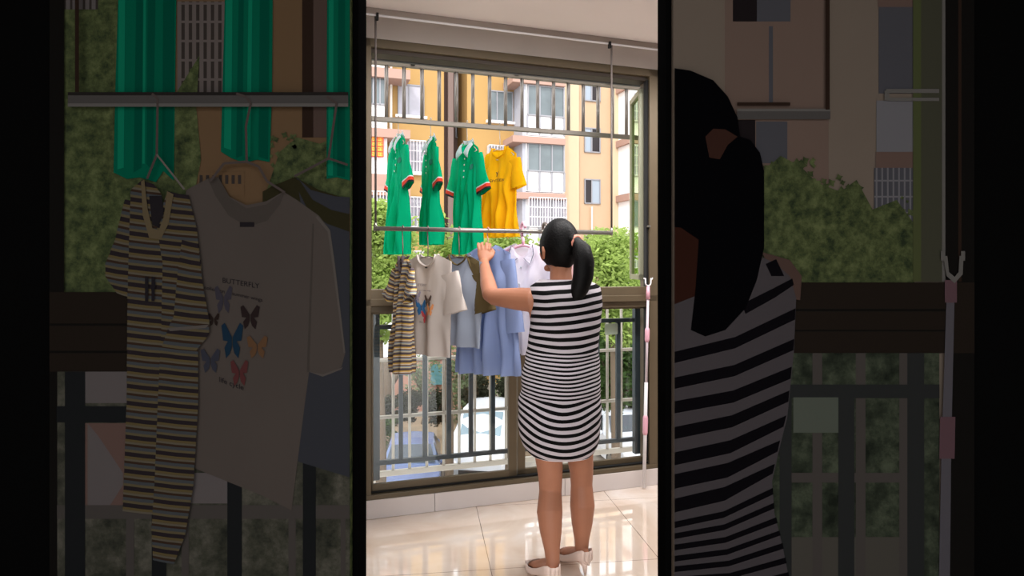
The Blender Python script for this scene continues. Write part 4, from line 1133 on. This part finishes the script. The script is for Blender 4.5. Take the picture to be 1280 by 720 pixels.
i_rod = pm_('rod', (50,48,47)); i_rodl = pm_('rod_light', (66,64,62)); i_rodd = pm_('rod_dark', (24,22,21)); i_wire = pm_('wire', (50,44,42))
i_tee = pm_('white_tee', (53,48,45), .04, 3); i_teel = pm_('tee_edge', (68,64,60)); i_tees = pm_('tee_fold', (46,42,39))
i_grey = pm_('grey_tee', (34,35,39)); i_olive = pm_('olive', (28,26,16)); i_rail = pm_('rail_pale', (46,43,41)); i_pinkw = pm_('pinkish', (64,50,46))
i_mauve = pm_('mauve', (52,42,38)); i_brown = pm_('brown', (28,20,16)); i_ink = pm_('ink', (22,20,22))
LP = Panel('wall_picture', 'tall dim picture of hanging shirts on the black wall left of the doorway', 64, 438)
MB().box(xy(64,0)[0]-LP.ox, xy(438,0)[0]-LP.ox, .0, .03, xy(0,760)[1], xy(0,-40)[1]).build('sheet', i_leaf, LP.t)
# background: facade and leaves
LP.poly(rc(219,-40,438,250), i_och, 'printed_facade')
LP.poly([(240,-40),(438,-40),(438,300),(340,300),(330,320),(320,270),(240,240)], i_och, 'printed_facade')
LP.multi([rc(222,2,284,120)], i_gdark, 'printed_window')
LP.multi([rc(222+9.2*k,2,227+9.2*k,120) for k in range(7)]+[rc(222,y,284,y+3) for y in (3,26,50,74,98,116)], i_grille, 'printed_grille')
LP.multi([rc(64,-40,122,12)], i_pale, 'printed_window')
LP.multi([rc(64+8*k,-40,67+8*k,12) for k in range(8)], i_gdark, 'printed_grille')
LP.rect(378,-40,392,172, i_brown, 'printed_drain'); LP.rect(392,-40,410,172, i_mauve, 'printed_pier')
LP.rect(248,215,306,245, i_och, 'printed_facade')
LP.multi([rc(250+8*k,219,254+8*k,230) for k in range(7)], i_gdark, 'printed_window')
LP.multi([[(219,120),(250,70),(246,135),(252,200),(244,240),(219,250)]], i_leaf, 'printed_tree')
LP.poly([(330,250),(350,190),(372,172),(400,180),(438,165),(438,260),(330,260)], i_leaf, 'printed_tree')
LP.multi(blobs(rnd, 336, 172, 350, 215, 9, 4)+blobs(rnd, 350, 168, 372, 184, 8, 4)+blobs(rnd, 236, 80, 250, 200, 9, 4), i_leaf, 'printed_leaves')
# polos
def polo_print(outline, folds, hl):
    o = LP.poly(outline, i_green, 'printed_polo_shirt')
    LP.multi(folds, i_greend, 'printed_fold'); LP.multi(hl, i_greenl, 'printed_fold')
polo_print([(150,-40),(222,-40),(218,226),(205,214),(196,228),(176,222),(160,224),(143,216),(145,120)],
    [[(172,-40),(180,-40),(178,210),(168,216)],[(186,-40),(196,-40),(192,214),(184,205)],[(205,-40),(220,-40),(217,220),(204,205)]], [[(150,-40),(158,-40),(156,210),(148,212)],[(181,-40),(184,-40),(182,205),(179,205)]])
polo_print([(283,-40),(342,-40),(341,110),(338,203),(322,200),(306,204),(290,198),(277,190),(280,80)],
    [[(300,-40),(306,-40),(304,195),(296,198)],[(326,-40),(338,-40),(336,200),(324,196)]], [[(284,-40),(292,-40),(290,188),(281,185)],[(312,-40),(317,-40),(314,196),(309,196)]])
polo_print([(410,-40),(438,-40),(438,226),(422,222),(409,224),(409,100)], [[(424,-40),(432,-40),(432,222),(422,220)]], [[(412,-40),(418,-40),(417,220),(411,220)]])
# window frame, transom and railing
LP.rect(64,-40,82,760, i_jamb, 'printed_jamb')
LP.rect(64,365,438,464, i_frame, 'printed_transom')
LP.multi([rc(64,404,438,407), rc(64,438,438,441)], i_jamb, 'printed_shadow_line')
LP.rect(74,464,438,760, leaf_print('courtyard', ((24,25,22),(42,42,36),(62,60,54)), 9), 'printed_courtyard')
LP.multi([rc(84,464,165,503), rc(240,590,288,628)], i_pale, 'printed_white_wall')
LP.poly(rc(84,528,165,632), i_pinkw, 'printed_salmon_wall')
LP.poly([(112,528),(126,545),(156,590),(156,605),(140,630),(112,630)], i_pale, 'printed_awning')
LP.multi([rc(74,630,438,647)], i_rail, 'printed_rail')
LP.multi([rc(160,647,170,760), rc(229,647,238,760), rc(362,647,371,760), rc(427,647,433,760)], i_rail, 'printed_bar')
LP.multi([rc(84,464,109,760), rc(192,640,210,760), rc(286,590,304,760), rc(380,572,396,760)], i_slate, 'printed_bar')
LP.rect(74,507,438,527, i_slate, 'printed_rail')
# garments below the rod
LP.poly([(330,240),(344,232),(370,222),(400,238),(438,250),(438,470),(330,300)], i_olive, 'printed_raglan_tee')
LP.poly([(372,222),(390,238),(420,246),(438,247),(438,595),(372,575),(385,300)], i_grey, 'printed_raglan_tee')
LP.poly([(366,222),(376,226),(392,250),(416,263),(438,268),(438,290),(410,280),(386,262)], i_olive, 'printed_neckband')
LP.poly([(235,238),(262,224),(275,222),(288,246),(310,257),(335,252),(356,240),(372,250),(400,270),(414,288),(420,330),(433,440),(428,458),(405,470),(388,464),(383,500),(366,636),(330,618),(246,584),(242,400),(232,300)], i_tee, 'printed_white_tee')
LP.multi([[(262,224),(272,246),(288,270),(312,284),(336,276),(352,256),(358,240),(348,246),(335,256),(310,261),(290,248),(276,224)]], i_tees, 'printed_neckband')
LP.multi([[(398,270),(414,288),(420,330),(433,440),(431,441),(417,332),(411,290),(396,272)], [(405,467),(430,458),(428,461),(405,470),(388,464)]], pm_('seam',(60,56,53)), 'printed_seam')
LP.multi([[(392,280),(394,280),(388,464),(385,464)]], i_tees, 'printed_seam')
LP.multi([rc(302,278,320,284)], i_ink, 'printed_label')
def ltext(txt, px, py, size, m, sl=0):
    LP.k += 1
    cu = bpy.data.curves.new('t', 'FONT'); cu.body = txt; cu.size = size/F*YP; o = bpy.data.objects.new('t', cu); COL.objects.link(o)
    me = bpy.data.meshes.new_from_object(o.evaluated_get(bpy.context.evaluated_depsgraph_get())); bpy.data.objects.remove(o)
    x, z = xy(px, py)
    for v_ in me.vertices: v_.co = Vector((x-LP.ox+v_.co.x, -LP.k*.00035, z+v_.co.y-sl*v_.co.x))
    me.materials.append(m); r = bpy.data.objects.new('printed_lettering', me); COL.objects.link(r); r.parent = LP.t
ltext('BUTTERFLY', 280, 353, 9, i_ink, .16); ltext('collection of summer wings', 258, 361, 6.5, i_ink, .22); ltext('life cycle', 276, 476, 9, i_ink, .35)
def lbf(cx, cy, w, h, m):
    q = []
    for sd in (-1, 1):
        q.append([(cx+sd*.5, cy-.1*h), (cx+sd*.35*w, cy-.5*h), (cx+sd*.5*w, cy-.42*h), (cx+sd*.42*w, cy), (cx+sd*.2*w, cy+.02*h), (cx+sd*.36*w, cy+.2*h), (cx+sd*.28*w, cy+.5*h), (cx+sd*.10*w, cy+.36*h), (cx+sd*.5, cy+.15*h)])
    LP.multi(q, m, 'printed_butterfly')
for i, (cx, cy, w, h, c) in enumerate(((282,374,22,34,(38,36,42)),(315,396,24,30,(26,20,20)),(270,399,14,16,(26,20,18)),(293,425,27,44,(16,30,42)),(324,433,26,28,(64,46,32)),(266,450,24,30,(34,35,42)),(302,465,22,32,(56,30,30)))):
    lbf(cx, cy, w, h, pm_('wing_%d' % i, c))
# striped tee
def stripe_print(poly_rows, cols, period):
    """rows: (y, x0, x1, skew) outline; split in horizontal bands"""
    ys = [r[0] for r in poly_rows]
    def ed(y):
        for a, b in zip(poly_rows[:-1], poly_rows[1:]):
            if a[0] <= y <= b[0]:
                t_ = (y-a[0])/(b[0]-a[0]); return a[1]+(b[1]-a[1])*t_, a[2]+(b[2]-a[2])*t_
        return poly_rows[-1][1:3]
    y = ys[0]; k = 0; groups = {}
    while y < ys[-1]:
        h_ = period*cols[k % len(cols)][1]; y2 = min(ys[-1], y+h_)
        a, b = ed(y); c, d = ed(y2); sk_ = 5
        groups.setdefault(k % len(cols), []).append([(a, y), ((a+b)/2, y+sk_*.6), (b, y+sk_), (d, y2+sk_), ((c+d)/2, y2+sk_*.6), (c, y2)])
        y = y2; k += 1
    for g, ps in groups.items(): LP.multi(ps, cols[g][0], 'printed_striped_tee')
cs = [(pm_('s0',(26,22,24)),.26),(pm_('s1',(60,52,34)),.15),(pm_('s2',(62,58,50)),.12),(pm_('s3',(36,27,21)),.14),(pm_('s4',(44,46,48)),.18),(pm_('s5',(60,54,40)),.15)]
stripe_print([(250,160,190),(300,148,172),(330,136,168),(345,136,165),(366,150,165)], cs, 21)
stripe_print([(226,182,196),(238,168,206),(300,166,214),(372,164,212),(500,163,210),(636,158,204)], cs, 21)
stripe_print([(240,214,240),(280,200,250),(330,208,256),(420,206,252),(500,202,252),(600,198,246),(660,194,236),(696,196,222)], cs, 20)
stripe_print([(300,232,252),(350,226,258),(395,222,266),(412,214,266),(432,208,250)], cs, 22)
LP.multi([[(182,228),(186,226),(190,262),(196,286),(204,288),(210,272),(214,240),(222,244),(216,280),(206,300),(192,298),(184,270)]], pm_('band',(64,56,42)), 'printed_neckband')
LP.multi([[(192,246),(208,246),(210,268),(203,284),(196,282)]], i_ink, 'printed_lining')
LP.multi([rc(187,346,191,376), rc(195,346,199,376), [(194,358),(200,352),(200,358),(195,364)]], i_ink, 'printed_lettering')
LP.multi([[(214,409),(266,405),(262,409),(218,413)]], pm_('seam',(60,56,53)), 'printed_cuff')
# rod, wires, hangers
LP.rect(92,118,438,136, i_rod, 'printed_rod'); LP.rect(92,118,438,122, i_rodd, 'printed_rod'); LP.rect(92,132,438,136, i_rodl, 'printed_rod')
LP.rect(101,-40,106,118, i_brown, 'printed_wire')
def line(pts, w, m, name='printed_hanger'):
    out = []
    for a, b in zip(pts[:-1], pts[1:]):
        dx, dy = b[0]-a[0], b[1]-a[1]; l_ = math.hypot(dx, dy) or 1; nx, ny = -dy/l_*w/2, dx/l_*w/2
        out.append([(a[0]+nx,a[1]+ny),(b[0]+nx,b[1]+ny),(b[0]-nx,b[1]-ny),(a[0]-nx,a[1]-ny)])
    LP.multi(out, m, name)
line([(196,120),(203,126),(202,195),(190,225)], 3, i_wire); line([(202,195),(236,238)], 2.4, i_teel)
line([(300,120),(312,124),(318,132),(312,160),(313,205)], 3, i_wire); line([(268,228),(285,206),(312,204)], 3, i_wire); line([(313,204),(328,210),(338,228),(360,242)], 3, i_wire)
line([(412,124),(424,132),(414,200),(372,222)], 3, i_wire); line([(414,200),(438,208)], 3, i_wire)

RP = Panel('wall_picture', 'tall dim picture of a ponytail and striped dress at a window, right of the doorway', 842, 1216)
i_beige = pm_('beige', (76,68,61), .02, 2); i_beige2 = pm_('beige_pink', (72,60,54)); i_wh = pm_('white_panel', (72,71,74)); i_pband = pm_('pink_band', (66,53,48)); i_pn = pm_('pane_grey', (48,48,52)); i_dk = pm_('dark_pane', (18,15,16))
MB().box(xy(842,0)[0]-RP.ox, xy(1216,0)[0]-RP.ox, .0, .03, xy(0,760)[1], xy(0,-40)[1]).build('sheet', i_beige, RP.t)
RP.rect(906,-40,1036,300, i_beige2, 'printed_facade')
RP.multi([rc(916,-40,946,27), rc(922,150,944,200)], i_dk, 'printed_window'); RP.multi([rc(946,-40,988,27), rc(945,152,984,204)], i_pn, 'printed_window')
RP.multi([rc(961,33,966,128)], i_pn, 'printed_pipe')
RP.rect(1097,-40,1150,9, i_pband, 'printed_slab'); RP.rect(1098,9,1146,117, i_pn, 'printed_window'); RP.rect(1095,126,1142,190, i_wh, 'printed_panel')
RP.rect(1094,190,1142,210, i_pband, 'printed_slab'); RP.rect(1092,210,1142,280, i_pn, 'printed_window')
RP.multi([rc(1094+7*k,210,1096+7*k,280) for k in range(7)]+[rc(1092,y,1142,y+2) for y in (225,245,265)], i_wh, 'printed_grille')
RP.poly([(953,352),(953,215),(975,195),(1000,208),(1020,228),(1050,240),(1070,225),(1090,262),(1120,250),(1142,280),(1142,356),(953,356)], i_leaf, 'printed_tree')
for bx in ((953,205,975,228),(990,196,1020,222),(1015,222,1055,246),(1050,222,1080,258),(1080,246,1140,280)): RP.multi(blobs(rnd, *bx, 12, 5), i_leaf, 'printed_leaves')
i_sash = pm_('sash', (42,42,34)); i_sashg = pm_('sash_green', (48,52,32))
RP.rect(1140,-40,1150,352, i_sashg, 'printed_sash'); RP.rect(1150,-40,1180,352, i_sash, 'printed_sash'); RP.multi([rc(1176,-40,1180,352)], i_rodl, 'printed_edge')
RP.rect(1180,-40,1216,760, i_jamb, 'printed_jamb'); RP.rect(1196,-40,1200,352, i_brown, 'printed_jamb')
RP.multi([rc(1106,112,1172,117), rc(1108,123,1172,127), rc(1104,114,1110,126)], i_rodl, 'printed_stay')
RP.rect(985,353,1216,441, i_frame, 'printed_transom'); RP.multi([rc(985,386,1180,389), rc(985,412,1180,414)], i_jamb, 'printed_shadow_line')
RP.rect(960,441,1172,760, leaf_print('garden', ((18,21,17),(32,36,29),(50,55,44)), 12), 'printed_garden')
RP.rect(985,670,1140,760, pm_('path',(48,46,42)), 'printed_path')
RP.multi([rc(1014,441,1026,760), rc(1068,441,1080,760), rc(1122,441,1132,760), rc(985,590,1130,602)], i_rail, 'printed_bar')
RP.multi([rc(973,494,988,760), rc(1046,494,1066,760), rc(1132,441,1153,760), rc(985,480,1172,497)], pm_('rail_slate',(26,27,27)), 'printed_bar')
RP.rect(990,496,1046,540, pm_('box',(54,58,52)), 'printed_box')
# rod
RP.rect(920,137,1036,150, i_rod, 'printed_rod'); RP.rect(920,137,1036,140, i_rodl, 'printed_rod'); RP.rect(920,129,986,133, i_brown, 'printed_rod'); RP.rect(1030,-40,1035,138, i_brown, 'printed_wire')
# fork pole
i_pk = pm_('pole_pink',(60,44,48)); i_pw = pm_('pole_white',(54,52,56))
RP.poly([(1180,378),(1190,378),(1186,560),(1184,760),(1170,760),(1174,560)], i_pw, 'printed_pole')
RP.rect(1178,350,1193,378, i_pk, 'printed_pole'); RP.poly([(1172,520),(1191,520),(1190,572),(1171,572)], i_pk, 'printed_grip')
RP.multi([[(1176,320),(1181,320),(1183,340),(1190,346),(1195,340),(1196,320),(1201,320),(1200,343),(1190,354),(1180,345)], rc(1173,314,1178,326), rc(1198,314,1203,326)], i_rodl, 'printed_fork')
# the striped back, arm, hair
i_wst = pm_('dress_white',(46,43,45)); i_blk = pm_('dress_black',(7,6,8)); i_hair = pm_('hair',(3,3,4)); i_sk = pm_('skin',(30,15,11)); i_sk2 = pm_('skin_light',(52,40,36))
RP.poly([(842,250),(900,250),(900,400),(842,400)], i_sk, 'printed_neck')
RP.poly([(950,315),(985,325),(1000,345),(998,375),(980,372)], i_sk2, 'printed_shoulder')
edge = [(330,968),(345,985),(372,993),(440,990),(520,982),(560,972),(600,963),(640,966),(680,976),(720,984),(760,984)]
RP.poly([(842,380),(930,345),(952,322)]+[(x, y) for y, x in edge]+[(842,760)], i_wst, 'printed_dress')
def ex_(y):
    for (a, xa), (b, xb) in zip(edge[:-1], edge[1:]):
        if a <= y <= b: return xa+(xb-xa)*(y-a)/(b-a)
    return edge[0][1] if y < 330 else edge[-1][1]
st = []
for (yl, hl, yr, hr_) in ((446,14,392,14),(478,14,430,14),(508,15,465,15),(540,15,494,14),(572,16,525,14),(600,18,556,14),(630,17,584,12),(654,8,612,8),(668,7,630,7),(682,7,648,7),(696,7,664,6),(709,7,680,7),(722,7,698,7),(738,7,716,7)):
    r_ = ex_(yr); mid = (842+r_)/2
    st.append([(842,yl-hl/2),(mid,(yl*.55+yr*.45)+6-hl/2),(r_,yr-hr_/2),(ex_(yr+hr_),yr+hr_/2),(mid,(yl*.55+yr*.45)+6+hl/2),(842,yl+hl/2)])
st.append([(925,380),(965,360),(988,348),(990,356),(966,372),(930,392)]); st.append([(955,330),(968,324),(978,345),(962,345)])
RP.multi(st, i_blk, 'printed_stripes')
RP.poly([(842,87),(862,90),(890,102),(908,122),(920,148),(923,172),(936,176),(948,192),(953,215),(953,310),(944,350),(930,385),(905,412),(880,420),(862,412),(868,360),(872,300),(850,285),(842,284)], i_hair, 'printed_hair')
RP.poly([(880,172),(890,162),(905,163),(920,172),(908,182),(898,200),(885,198)], pm_('scrunchie',(36,22,18)), 'printed_hair_tie')

# ============================================================ LIGHT
w = bpy.data.worlds.new('sky'); SC.world = w; w.use_nodes = True
nt = w.node_tree; bg = nt.nodes['Background']
sky = nt.nodes.new('ShaderNodeTexSky'); sky.sky_type = 'NISHITA'; sky.sun_disc = False; sky.sun_elevation = math.radians(50); sky.sun_rotation = math.radians(200); sky.air_density = 1.0; sky.dust_density = 4
mxw = nt.nodes.new('ShaderNodeMix'); mxw.data_type = 'RGBA'; mxw.inputs[0].default_value = .75; mxw.inputs[7].default_value = (1.0, 1.0, 1.0, 1)
sc_ = nt.nodes.new('ShaderNodeVectorMath'); sc_.operation = 'SCALE'; sc_.inputs['Scale'].default_value = .12
nt.links.new(sky.outputs[0], sc_.inputs[0]); nt.links.new(sc_.outputs[0], mxw.inputs[6])
nt.links.new(mxw.outputs[2], bg.inputs[0]); bg.inputs[1].default_value = 1.25
def light(name, kind, loc, rot, energy, color=(1,1,1), **kw):
    l = bpy.data.lights.new(name, kind); l.energy = energy; l.color = color
    for k, v_ in kw.items(): setattr(l, k, v_)
    o = bpy.data.objects.new(name, l); COL.objects.link(o); o.location = loc; o.rotation_euler = rot; return o
# sun falls on the facade opposite, coming from behind the camera's building, high and to the left
light('sun', 'SUN', (0,0,20), (math.radians(48), 0, math.radians(-12)), .75, (1,.96,.9), angle=math.radians(3))
# added unseen fill lights: one under the balcony ceiling, one in the front room
light('balcony_fill', 'AREA', tuple(W(.5,-.95,2.66)), (0,0,TH), 39, (1,.97,.96), shape='RECTANGLE', size=2.4, size_y=.4)
light('room_fill', 'AREA', (0,-.9,2.85), (math.radians(35),0,0), 21, (1,.98,.97), shape='RECTANGLE', size=3.2, size_y=1.2)  # added fill behind the camera for the person's back and the pictures

# ============================================================ CAMERA
cd = bpy.data.cameras.new('camera'); cam = bpy.data.objects.new('camera', cd); COL.objects.link(cam)
cam.location = (0,0,CAMZ); cam.rotation_euler = (PI/2,0,0)
cd.sensor_width = 36; cd.lens = F/1280*36; cd.sensor_fit = 'HORIZONTAL'
cd.shift_y = -(360-HOR)/1280
cd.clip_start = .05; cd.clip_end = 300
SC.camera = cam
vs_ = SC.view_settings; vs_.view_transform = 'Standard'; vs_.look = 'None'; vs_.gamma = 1; vs_.use_curve_mapping = False; vs_.exposure = 1.2
